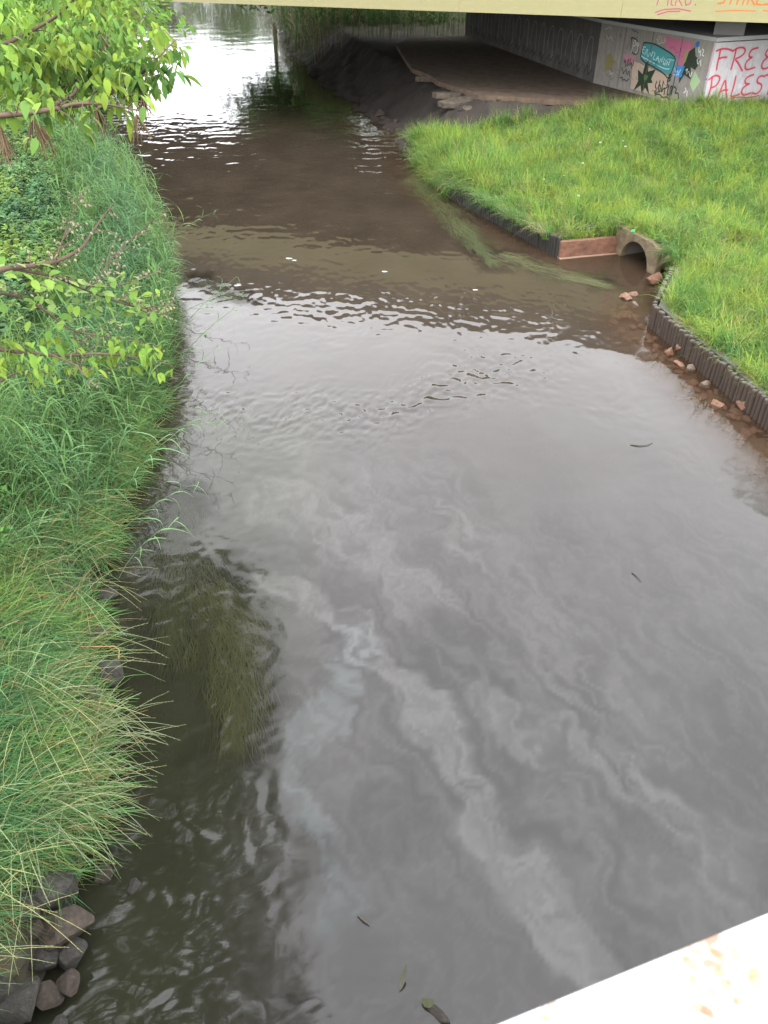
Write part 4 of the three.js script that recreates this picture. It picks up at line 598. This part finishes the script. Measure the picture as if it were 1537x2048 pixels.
// a twig's worth of hanging leaves as parts of their own
const leafGeos = [leafGeo(.088, .040, .3, .35), leafGeo(.075, .034, .35, .25), leafGeo(.1, .042, .2, .45)], leafMs = [leafy(C(.14, .235, .035), .4), leafy(C(.19, .275, .04), .4), leafy(C(.10, .19, .04), .35), leafy(C(.17, .27, .04), .4)];
function leaves(parent, base, count, r, mats, s = 1, down = .7) {
  for (let k = 0; k < count; k++) {
    const a = r() * 6.283, e = -down + rr(-.45, .55, r), o = mesh('leaf', leafGeos[Math.floor(r() * 3)], mats[Math.floor(r() * mats.length)], parent);
    o.position.set(base.x + Math.cos(a) * .015, base.y + rr(-.02, .02, r), base.z + Math.sin(a) * .015); o.rotation.set(rr(-.5, .5, r), a, e); o.rotation.order = 'YZX'; o.scale.setScalar(s * rr(.75, 1.15, r));
  }
}
{
  const TX = -4.9, TZ = -4.2, r = rng(4242);
  const t = tree('ash_tree', 'near tree with drooping pale green leaflets on limbs reaching in at the upper left', TX, TZ, [[-4.9, .2, -4.2], [-4.85, 3, -4.3], [-4.6, 6, -4.9], [-4.3, 9.5, -5.6]], .2, [[-4.1, 9.4, -6.4, 2.3, 2.6, 3], [-3.9, 12.2, -8.4, 2.4, 2.4, 3], [-5.6, 10.5, -3.4, 2.2, 2.6, 2.4]], 3400, [.10, .19, .03], 12);
  const off = (p) => V(p[0] - TX, p[1], p[2] - TZ);
  const limbs = [ // limb from the trunk, then the twig's own path; radius at both ends
    [[[-4.75, 4.4, -4.5], [-3.2, 4.95, -3.6], [-1.48, 4.9, -3.11], [-1.25, 4.89, -3.32], [-1.16, 4.89, -3.46], [-1.06, 4.93, -3.6], [-.97, 4.99, -3.74], [-.9, 5.05, -3.87]], .014, .003, 0.80, 30],
    [[[-1.25, 4.89, -3.32], [-1.2, 4.9, -3.34], [-1.09, 4.89, -3.38], [-.98, 4.86, -3.43]], .008, .003, .2, 8],
    [[[-1.30, 4.89, -3.3], [-1.28, 4.9, -3.6], [-1.37, 4.97, -3.93], [-1.31, 5.06, -4.18]], .009, .003, .2, 9],
    [[[-3.2, 4.95, -3.6], [-2.2, 5.05, -3.6], [-1.57, 5.06, -3.6], [-1.34, 5.14, -3.6], [-1.21, 5.2, -3.5], [-1.1, 5.27, -3.4]], .014, .003, .62, 11],
    [[[-3.2, 4.95, -3.6], [-2.4, 5.05, -4.1], [-1.87, 5.04, -4.18], [-1.62, 4.92, -4.16], [-1.46, 4.9, -4.11]], .012, .003, .62, 11],
    [[[-1.87, 5.04, -4.18], [-1.6, 5.05, -4.07], [-1.41, 5.06, -4.14], [-1.28, 5.0, -4.18]], .006, .003, .25, 8],
    [[[-4.85, 3.2, -4.3], [-3.4, 3.75, -3.8], [-1.99, 3.84, -3.43], [-1.78, 3.76, -3.51], [-1.61, 3.72, -3.56], [-1.42, 3.74, -3.54], [-1.27, 3.7, -3.58], [-1.1, 3.65, -3.6]], .014, .002, .72, 20],
    [[[-1.64, 3.75, -3.5], [-1.5, 3.73, -3.42], [-1.46, 3.7, -3.38]], .005, .002, .5, 4],
    [[[-3.4, 3.75, -3.8], [-2.11, 3.55, -3.46], [-1.89, 3.6, -3.61], [-1.74, 3.55, -3.67]], .008, .003, .78, 7],
  ];
  limbs.forEach(([pts, r0, r1, from, n], q) => {
    const b = mesh('branch', tubeAlong(pts.map((p) => off(p).toArray()), r0, r1, 26, 6), twigM, t), c = new THREE.CatmullRomCurve3(pts.map((p) => off(p)));
    for (let k = 0; k < n; k++) {
      const u = mix(from, 1, (k + .5 + rr(-.4, .4, r)) / n), p = c.getPointAt(clamp(u)); const e = p.clone().add(V(rr(-.10, .10, r), rr(-.07, .07, r), rr(-.12, .12, r)));
      if (q === 6 || q === 7 || q === 8) { e.lerp(p, .3); }
      mesh('twig', new MB().tube([p, p.clone().lerp(e, .5).add(V(0, .015, 0)), e], [.003, .002, .0015], 4).geo(), twigM, b);
      leaves(b, e, 2 + Math.floor(r() * 2.2), r, q >= 6 ? [leafMs[3], leafMs[1], leafMs[0]] : [leafMs[0], leafMs[1], leafMs[2]], q >= 6 ? .66 : .74, .75);
    }
  });
  const whorl = [1, 2, 3, 4].map((q) => { const r3 = rng(q + 70), parts = new MB(); for (let k = 0; k < 8; k++) { const lg = leafGeos[k % 3], P = lg.attributes.position, m = new THREE.Matrix4().compose(V(rr(-.06, .06, r3), rr(-.05, .05, r3), rr(-.06, .06, r3)), new THREE.Quaternion().setFromEuler(new THREE.Euler(rr(-.5, .5, r3), r3() * 6.28, -rr(.2, 1.2, r3), 'YZX')), V(1, 1, 1).multiplyScalar(rr(.7, 1.05, r3))), v0 = parts.p.length / 3; for (let i = 0; i < P.count; i++) parts.v(V().fromBufferAttribute(P, i).applyMatrix4(m)); for (const i of lg.index.array) parts.i.push(i + v0); } return parts.geo(); });
  const W = []; for (const [x, y, z, a, bb, c, n] of [[-1.62, 5.06, -3.75, .42, .18, .42, 46], [-1.3, 5.0, -4.05, .34, .14, .4, 34], [-1.3, 4.97, -3.55, .3, .12, .3, 26], [-1.05, 4.97, -3.75, .16, .1, .2, 12], [-2.2, 5.0, -4.7, .55, .25, .6, 60], [-1.75, 5.0, -5.0, .42, .16, .6, 44], [-1.75, 3.74, -3.55, .25, .1, .2, 16], [-1.35, 3.72, -3.62, .22, .07, .14, 12]]) for (let k = 0; k < n * (y < 4 ? 1 : 2.3); k++) { const u = r() * 2 - 1, f = r() * 6.283, w = Math.sqrt(1 - u * u), q = Math.cbrt(r()); W.push([off([x + a * q * w * Math.cos(f), y + bb * q * u, z + c * q * w * Math.sin(f)]), r() * 6.28, rr(.42, .8, r), y < 4 ? tone(.15, .25, .04, .3, r) : r() < .3 ? tone(.075, .15, .03, .3, r) : tone(.15, .24, .035, .35, r), null]); }
  scatter('crown', t, whorl, leafy(0xffffff, .4), W);
  // brown withered seed bunches that hang among the leaves
  const bunch = new MB(), r2 = rng(66); for (let k = 0; k < 26; k++) { const a = r2() * 6.283; bunch.tube([V(0, 0, 0), V(Math.cos(a) * .03 * r2(), -.04 - .03 * r2(), Math.sin(a) * .03), V(Math.cos(a) * .045 * r2(), -.06 - .06 * r2(), Math.sin(a) * .045)], [.0012, .0022, .001], 4, false); } const bg = bunch.geo(), bm = std(C(.105, .07, .035), .9);
  for (const p of [[-1.16, 4.88, -3.46], [-1.02, 4.94, -3.64], [-.99, 4.85, -3.42], [-1.4, 4.96, -3.9], [-1.5, 5.05, -4.1], [-1.36, 4.87, -3.3], [-1.45, 4.86, -3.2], [-1.3, 5.04, -4.15]]) { const o = mesh('seed_bunch', bg, bm, t); o.position.copy(off(p)); o.rotation.y = r2() * 6; o.scale.setScalar(rr(.8, 1.5, r2)); }
}
{ // a willow's budding twigs below
  const TX = -4.4, TZ = -3.2, t = thing('willow_shrub', TX, 0, TZ), r = rng(808), off = (p) => V(p[0] - TX, p[1], p[2] - TZ); tag(t, 'willow with bare reddish twigs, fluffy buds and round leaves reaching in at the left', 'willow');
  mesh('trunk', tubeAlong([[0, .4, 0], [.2, 1.8, -.1], [.6, 3.2, -.2]], .09, .05, 8, 8), barkM, t);
  const tw = [[[[-3.8, 3.2, -3.4], [-2.6, 3.9, -3.3], [-1.76, 4.24, -3.24], [-1.68, 4.23, -3.4], [-1.58, 4.19, -3.55], [-1.47, 4.2, -3.71], [-1.42, 4.26, -3.86], [-1.36, 4.33, -4.02]], .022, .0025], [[[-1.68, 4.23, -3.4], [-1.58, 4.1, -3.63], [-1.45, 4.0, -3.76], [-1.35, 3.93, -3.99], [-1.25, 3.9, -4.24]], .009, .002],
    [[[-2.6, 3.9, -3.3], [-1.82, 4.15, -3.3], [-1.74, 4.04, -3.53], [-1.68, 3.93, -3.63], [-1.6, 3.78, -3.72], [-1.45, 3.68, -3.85], [-1.31, 3.58, -3.97]], .01, .002], [[[-1.58, 4.1, -3.63], [-1.47, 3.92, -3.84], [-1.32, 3.76, -4.05], [-1.21, 3.7, -4.28]], .007, .002], [[[-1.55, 4.19, -3.6], [-1.5, 4.3, -3.7], [-1.44, 4.42, -3.8]], .005, .0015], [[[-1.45, 4.0, -3.76], [-1.38, 4.1, -3.95], [-1.3, 4.14, -4.1]], .005, .0015], [[[-1.4, 3.85, -3.95], [-1.27, 3.75, -4.0], [-1.17, 3.72, -4.12]], .005, .0015], [[[-1.6, 3.78, -3.72], [-1.63, 3.55, -3.75], [-1.58, 3.4, -3.8]], .004, .0015]];
  const budG = new THREE.SphereGeometry(.0042, 7, 5); budG.scale(1, 1.7, 1); const budM = std(C(.2, .19, .11), .9), B = [];
  tw.forEach(([pts, r0, r1], q) => {
    const b = mesh('branch', tubeAlong(pts.map((p) => off(p).toArray()), r0, r1, 24, 6), twigM, t), c = new THREE.CatmullRomCurve3(pts.map(off)), f0 = q === 0 ? .55 : q === 2 ? .35 : .15;
    for (let k = 0; k < 11; k++) { const p = c.getPointAt(mix(f0, .98, k / 10)), a = r() * 6.283, L = rr(.08, .24, r), e = p.clone().add(V(Math.cos(a) * .6 * L + .4 * L, rr(-.2, .7, r) * L, Math.sin(a) * L)), m = p.clone().lerp(e, .5).add(V(0, .02, 0)); mesh('twig', new MB().tube([p, m, e], [.0028, .002, .0012], 4).geo(), twigM, b); for (let j = 0; j < 5; j++) { const s = p.clone().lerp(e, .25 + .75 * j / 4); s.add(V(rr(-.008, .008, r), rr(-.004, .01, r), rr(-.008, .008, r))); B.push([s, r() * 6.28, rr(.7, 1.3, r), tone(1, 1, 1, .2, r), [rr(-.8, .8, r), rr(-.8, .8, r)]]); } }
  });
  scatter('bud', t, [budG], budM, B);
  const round = leafGeo(.06, .036, .15, .2), rm = [leafy(C(.12, .23, .045), .35), leafy(C(.18, .29, .05), .35), leafy(C(.2, .29, .09), .3)], cs = tw.slice(0, 4).map(([p]) => new THREE.CatmullRomCurve3(p.map(off)));
  for (let k = 0; k < 280; k++) { const p = cs[k % 4].getPointAt(rr(k % 4 ? .05 : .4, .8, r)), a = r() * 6.283, o = mesh('leaf', round, rm[Math.floor(r() * 3)], t); o.position.set(p.x + rr(-.14, .12, r), p.y + rr(-.1, .06, r), p.z + rr(-.12, .12, r)); o.rotation.order = 'YZX'; o.rotation.set(rr(-.5, .5, r), a, rr(-.8, .2, r)); o.scale.setScalar(rr(.7, 1.25, r)); }
}
tree('bank_tree', 'leafy tree behind the near branches, its low boughs filling the upper left corner', -7.4, -9.6, [[-7.4, .6, -9.6], [-7.3, 3.5, -9.7], [-6.6, 7, -10.6], [-5.8, 10, -11.6]], .22, [[-3.25, 4.75, -7.6, 1.0, .5, 1.0], [-2.65, 4.75, -7.9, .7, .36, .8], [-3.1, 4.4, -6.8, .65, .25, .7], [-4.2, 5, -8.2, 1.1, .6, 1.1], [-2.5, 4.95, -8.6, .6, .35, .7], [-5.0, 9, -12.4, 2.3, 3.0, 2.8], [-5.6, 12, -12.8, 2.6, 2.4, 3]], 8200, [.12, .22, .035], 22, fine);
tree('bank_tree', 'dark tree beside the river just before the bridge, mostly hidden behind nearer leaves', -9.9, -19.2, [[-9.9, .8, -19.2], [-9.8, 4, -19.2], [-9.5, 8, -19.4]], .2, [[-9.4, 6.2, -19.3, 2.6, 3.2, 2.8], [-9.9, 9, -19.6, 2.3, 2.4, 2.6]], 1500, [.06, .13, .025], 23);
tree('bank_tree', 'tree on the grassy slope beyond the right edge, mirrored in the near water', 16.4, -23.5, [[16.4, 1.2, -23.5], [16.3, 4, -23.5], [16, 8, -23.6]], .2, [[15.2, 7.5, -23.4, 2.6, 3, 2.8], [15.5, 10.6, -23.6, 2.3, 2.3, 2.5]], 1500, [.07, .14, .03], 24);
for (const [x, z, h, rx, lab, c] of [[-4.2, -47.5, 9, 3.9, 'tree with low boughs over the water right behind the bridge', [.06, .14, .025]], [-3.3, -46.2, 12, 3.6, 'thick trunked tree just beyond the bridge on the right bank', [.055, .125, .025]], [3.4, -53, 12, 4.2, 'bushy tree beyond the bridge above the paved strip', [.065, .14, .03]], [-7.2, -60, 12, 3.4, 'slender tree farther upstream on the right bank', [.07, .145, .03]], [-19.2, -46, 10, 3.8, 'tree upstream of the bridge on the left bank', [.065, .14, .03]], [-24, -60, 12, 4.4, 'tree upstream on the left bank behind the first one', [.07, .15, .03]], [-29, -82, 12, 4.5, 'tree on the left bank where the river bends', [.07, .15, .03]], [-6, -80, 12, 4.5, 'tree on the right bank before the bend', [.07, .15, .03]], [-20, -122, 9, 6, 'low wide tree closing the view at the bend, right one', [.08, .14, .04]], [-31, -128, 9, 6.5, 'low wide tree closing the view at the bend, middle one', [.09, .13, .05]], [-43, -124, 10, 6.5, 'low wide tree closing the view at the bend, left one', [.08, .13, .04]], [7.5, -49, 11, 4, 'bushy tree beyond the far end of the graffiti wall', [.06, .13, .03]]])
  tree('far_tree', lab, x, z, [[x, .5, z], [x - .1, h * .4, z], [x + .2, h * .8, z - .3]], x === -3.3 ? .3 : .16, [[x - (x > -6 ? .7 : 0), h * .62, z, rx, h * (x === -4.6 ? .46 : .38), rx], [x + .5, h * .9, z - .5, rx * .8, h * .22, rx * .8]], 1700, c, 500 + Math.round(x * 3), coarse);
{ // growth beyond the bridge
  const r = rng(616), L = [], F = [], Sh = [];
  for (let k = 0; k < 9000; k++) { const x = rr(-16, 14, r), z = rr(-62, -38, r), s = shore(x, z); if (s.left || s.d < .1 || bridgeDepth(x, z) < 10.9 + 1.6 * r()) continue; L.push([V(x, height(x, z, s), z), r() * 6.28, rr(.8, 1.5, r), r() < .25 ? tone(.26, .22, .12, .25, r) : tone(.075, .15, .035, .3, r), null]); }
  for (let k = 0; k < 5200; k++) { const z = rr(-125, -28, r), t = r() * r() * 5, x = leftEdge(z) - t - .05; if (z > -43 && r() < .6) continue; L.push([V(x, height(x, z), z), r() * 6.28, rr(.7, 1.2, r) * (z < -65 ? 1.25 : 1), z < -62 ? tone(.27, .21, .15, .25, r) : tone(.09, .15, .04, .3, r), null]); }
  const g = stuff('far_reeds', 'tall reeds and grass lining the river beyond the bridge', 'reeds'); scatter('reed', g, [95, 96].map((k) => reedGeo(k, 1.2)), blade, L);
  for (const [x, z, s, lab] of [[-12.2, -29, 1.6, 'dark low bush on the left bank under the bridge edge'], [-12.6, -24.4, 1.5, 'dark bush on the left bank just before the bridge'], [-17.6, -52, 2, 'bush on the left bank upstream'], [1.9, -42.6, 1.5, 'bush beyond the bridge next to the far end of the graffiti wall'], [-.3, -43.0, 1.5, 'bush beyond the bridge behind the middle of the earth bank'], [-2.4, -43.6, 1.5, 'bush beyond the bridge where the earth bank meets the river'], [.8, -44.8, 2, 'taller bush behind the row of bushes beyond the bridge']]) { const b = thing('bush', x, height(x, z), z); tag(b, lab, 'bush'); mesh('stem', tubeAlong([[0, -.1, 0], [.1, s * .5, .05], [0, s * .9, 0]], .05, .02, 6, 6), barkM, b); crown(b, [[0, s * .6, 0, s, s * .6, s]], 420, spray, bigLeaf, [.08, .16, .03], r); }
}
// ------------------------------------------------------------------ water weed, floating things
{
  const labs = ['olive water weed bed trailing beside the near reeds', 'large olive green water weed bed streaming in the current near the left bank', 'dark green water weed streaming away from the dark log edging', 'pale green water weed in the pool before the culvert', 'dark water weed beside the budding twigs at the left bank'];
  const cols = [[.05, .062, .016], [.075, .078, .014], [.06, .095, .016], [.09, .105, .028], [.045, .055, .02], [.05, .05, .016]];
  WEED.forEach(([pts, w], q) => {
    const r = rng(1000 + q), mb = new MB(), o = pts[0], c = new THREE.CatmullRomCurve3(pts.map(([x, z]) => V(x, 0, z)));
    const n = [620, 900, 1300, 420, 220, 200][q];
    for (let k = 0; k < n; k++) {
      const u = r() * .92, p = c.getPointAt(u), t = c.getTangentAt(u), s = V(-t.z, 0, t.x), lat = (r() + r() - 1) * w * 1.5 * Math.sin(Math.PI * clamp(u + .12)), L = rr(.25, .7, r), y0 = -rr(.012, .06, r), cc = tone(...cols[q], .45, r), ph = r() * 6, fan = rr(-.3, .3, r) + lat * .5; let prev = null;
      for (let i = 0; i <= 6; i++) { const f = i / 6, a = p.clone().addScaledVector(t, L * f).addScaledVector(s, lat + fan * L * f + .02 * Math.sin(ph + f * 7)); a.y = y0 * (1 - .75 * f); const ww = .0048 * (1 - .7 * f) * rr(.8, 1.2, r); const A = mb.v(V(a.x - o[0] + s.x * ww, a.y, a.z - o[1] + s.z * ww), cc), B = mb.v(V(a.x - o[0] - s.x * ww, a.y + .002, a.z - o[1] - s.z * ww), cc); if (prev) mb.quad(prev[0], prev[1], B, A); prev = [A, B]; }
    }
    const m = mesh('water_weed', mb.geo(), std(0xffffff, .6, { vertexColors: true })); m.position.set(o[0], 0, o[1]); tag(m, labs[q], 'water weed', 'beds of water weed in the river');
  });
  const foamM = std(C(.26, .26, .25), .9), flake = (seed, a) => { const r = rng(seed), sh = new THREE.Shape(); for (let k = 0; k < 11; k++) { const f = k / 11 * 6.283, q = a * rr(.55, 1.15, r); sh[k ? 'lineTo' : 'moveTo'](Math.cos(f) * q * 1.5, Math.sin(f) * q * .7); } const g = new THREE.ExtrudeGeometry(sh, { depth: .006, bevelEnabled: true, bevelSize: .004, bevelThickness: .004, bevelSegments: 1 }); g.rotateX(-Math.PI / 2); return g; };
  for (const [x, z, a, lab] of [[-2.71, -13.81, .05, 'white fleck of foam drifting left of the middle near the reeds'], [-1.9, -15.2, .05, 'left fleck of the foam ring in midstream'], [-1.78, -15.1, .035, 'right fleck of the foam ring in midstream'], [.0, -14.5, .04, 'small foam fleck in brown water right of midstream'], [1.66, -13.6, .03, 'foam fleck beside the streaming green weed']]) { const o = mesh('foam_fleck', flake(Math.round(x * 50 + 900), a), foamM); o.position.set(x, .006, z); tag(o, lab, 'foam', 'flecks of foam on the river'); }
  const dk = std(C(.035, .028, .02), .8), stick = (pts, r0, lab) => { const o = mesh('floating_twig', new MB().tube(curve(pts, 10), pts.length > 3 ? Array.from({ length: 11 }, (_, k) => mix(r0, r0 * .4, k / 10)) : r0, 6).geo(), dk); tag(o, lab, 'twig', 'twigs drifting on the river'); return o; };
  { const w = thing('driftwood', .33, .01, -1.9); w.rotation.y = -.75; tag(w, 'short chunk of mossy dark wood awash at the bottom of the photo', 'driftwood'); mesh('wood', rockGeo(71, .13, .035, .04, .5), std(0xffffff, .8, { map: stoneTex([.09, .075, .055], [.23, .19, .14]), bumpMap: grain, bumpScale: .01 }), w); const mo = mesh('moss', rockGeo(72, .05, .03, .035, .6), std(C(.026, .03, .01), .95), w); mo.position.set(-.07, .018, 0); }
  { const o = mesh('floating_leaf', leafGeo(.17, .035, .4, -.3), std(C(.035, .035, .02), .8)); o.position.set(.1, .012, -2.02); o.rotation.set(.2, 1.25, .25); tag(o, 'narrow greyish leaf standing up beside the mossy wood', 'leaf'); } stick([[-.18, .01, -2.5], [-.14, .016, -2.46], [-.11, .012, -2.44], [-.1, .01, -2.43]], .008, 'short dark twig floating alone above the mossy wood');
  stick([[3.2, .006, -8.45], [3.3, .012, -8.42], [3.42, .012, -8.44], [3.5, .006, -8.5]], .008, 'small dark twig drifting in the bright water at the right'); stick([[2.6, .006, -6.0], [2.63, .01, -5.95], [2.65, .01, -5.9], [2.66, .006, -5.86]], .006, 'tiny dark fragment drifting in the grey water right of the scum');
  const lm = leafy(C(.07, .2, .03), .2), pad = leafGeo(.1, .075, .12, .1), lp = thing('floating_leaves', -2.45, .02, -4.55); tag(lp, 'cluster of three round green leaves floating by the broken stalk', 'water plant'); for (const [x, z, y] of [[0, 0, .4], [.05, -.06, 2.2], [-.09, .02, 3.6]]) { const o = mesh('leaf', pad, lm, lp); o.position.set(x, rr(0, .02), z); o.rotation.y = y; }
  const st = mesh('broken_stalk', new MB().tube([V(-.3, .28, -.1), V(-.02, .24, -.14), V(.02, .2, -.14), V(.0, 0, 0)], [.004, .004, .005, .005], 5).geo(), std(C(.3, .17, .09), .9)); st.position.set(-2.42, 0, -4.62); tag(st, 'bent dead brown stalk standing in the water above three green leaves', 'stalk');
}
// ------------------------------------------------------------------ the footbridge the picture is taken from: its rail crosses the lower right corner
{
  const u = V(.945, 0, -.327), yaw = Math.atan2(.327, .945), o = V(.053, 5.1, -.134), fb = thing('footbridge', o.x, 0, o.z); fb.rotation.y = yaw; tag(fb, 'white painted rusty footbridge railing in the near lower right corner', 'railing');
  const tex = canvasTex(1024, 512, (g, w, h) => {
    g.fillStyle = '#9fa2a6'; g.fillRect(0, 0, w, h); const r = rng(99);
    for (let k = 0; k < 2600; k++) { const x = r() * w, y = r() * h; if (fbm(x / 170 + 3, y / 120, 4) < .0 + .2 * r()) continue; const n = 3 + 15 * r(); g.fillStyle = `rgba(${Math.round(96 + 24 * r())},${Math.round(68 + 18 * r())},${Math.round(44 + 16 * r())},${(.3 + .45 * r()).toFixed(2)})`; g.beginPath(); g.ellipse(x, y, n, n * .6, r() * 3, 0, 7); g.fill(); }
    for (const [x, y, a, q] of [[620, 130, 34, .8], [470, 330, 40, .2], [820, 210, 30, 1.2], [240, 200, 34, .5], [980, 380, 30, .4], [700, 260, 26, 1]]) { g.fillStyle = 'rgba(64,68,78,.75)'; g.beginPath(); g.ellipse(x, y, a, a * .62, q, 0, 7); g.fill(); }
  });
  tex.wrapS = THREE.RepeatWrapping;
  const m = std(0xffffff, .45, { map: tex }), g = new THREE.BoxGeometry(6, .05, .16, 1, 1, 1); { const uv = g.attributes.uv; for (let k = 0; k < uv.count; k++) uv.setX(k, uv.getX(k) * 6 / .34 + .62); } g.translate(0, 5.075, .08); mesh('top_rail', g, m, fb);
  const w = std(C(.7, .7, .7), .5); for (const y of [4.2, 4.5, 4.8]) { const q = new THREE.BoxGeometry(6, .04, .04); q.translate(0, y, .1); mesh('rail', q, w, fb); }
  for (let k = -1; k <= 1; k++) { const q = new THREE.BoxGeometry(.06, 1.1, .06); q.translate(k * 2, 4.5, .1); mesh('post', q, w, fb); }
  const d = new THREE.BoxGeometry(12, .3, 2.2); d.translate(0, 3.82, 1.25); mesh('deck', d, std(C(.25, .24, .22), .9), fb);
}
renderer.render(scene, camera);
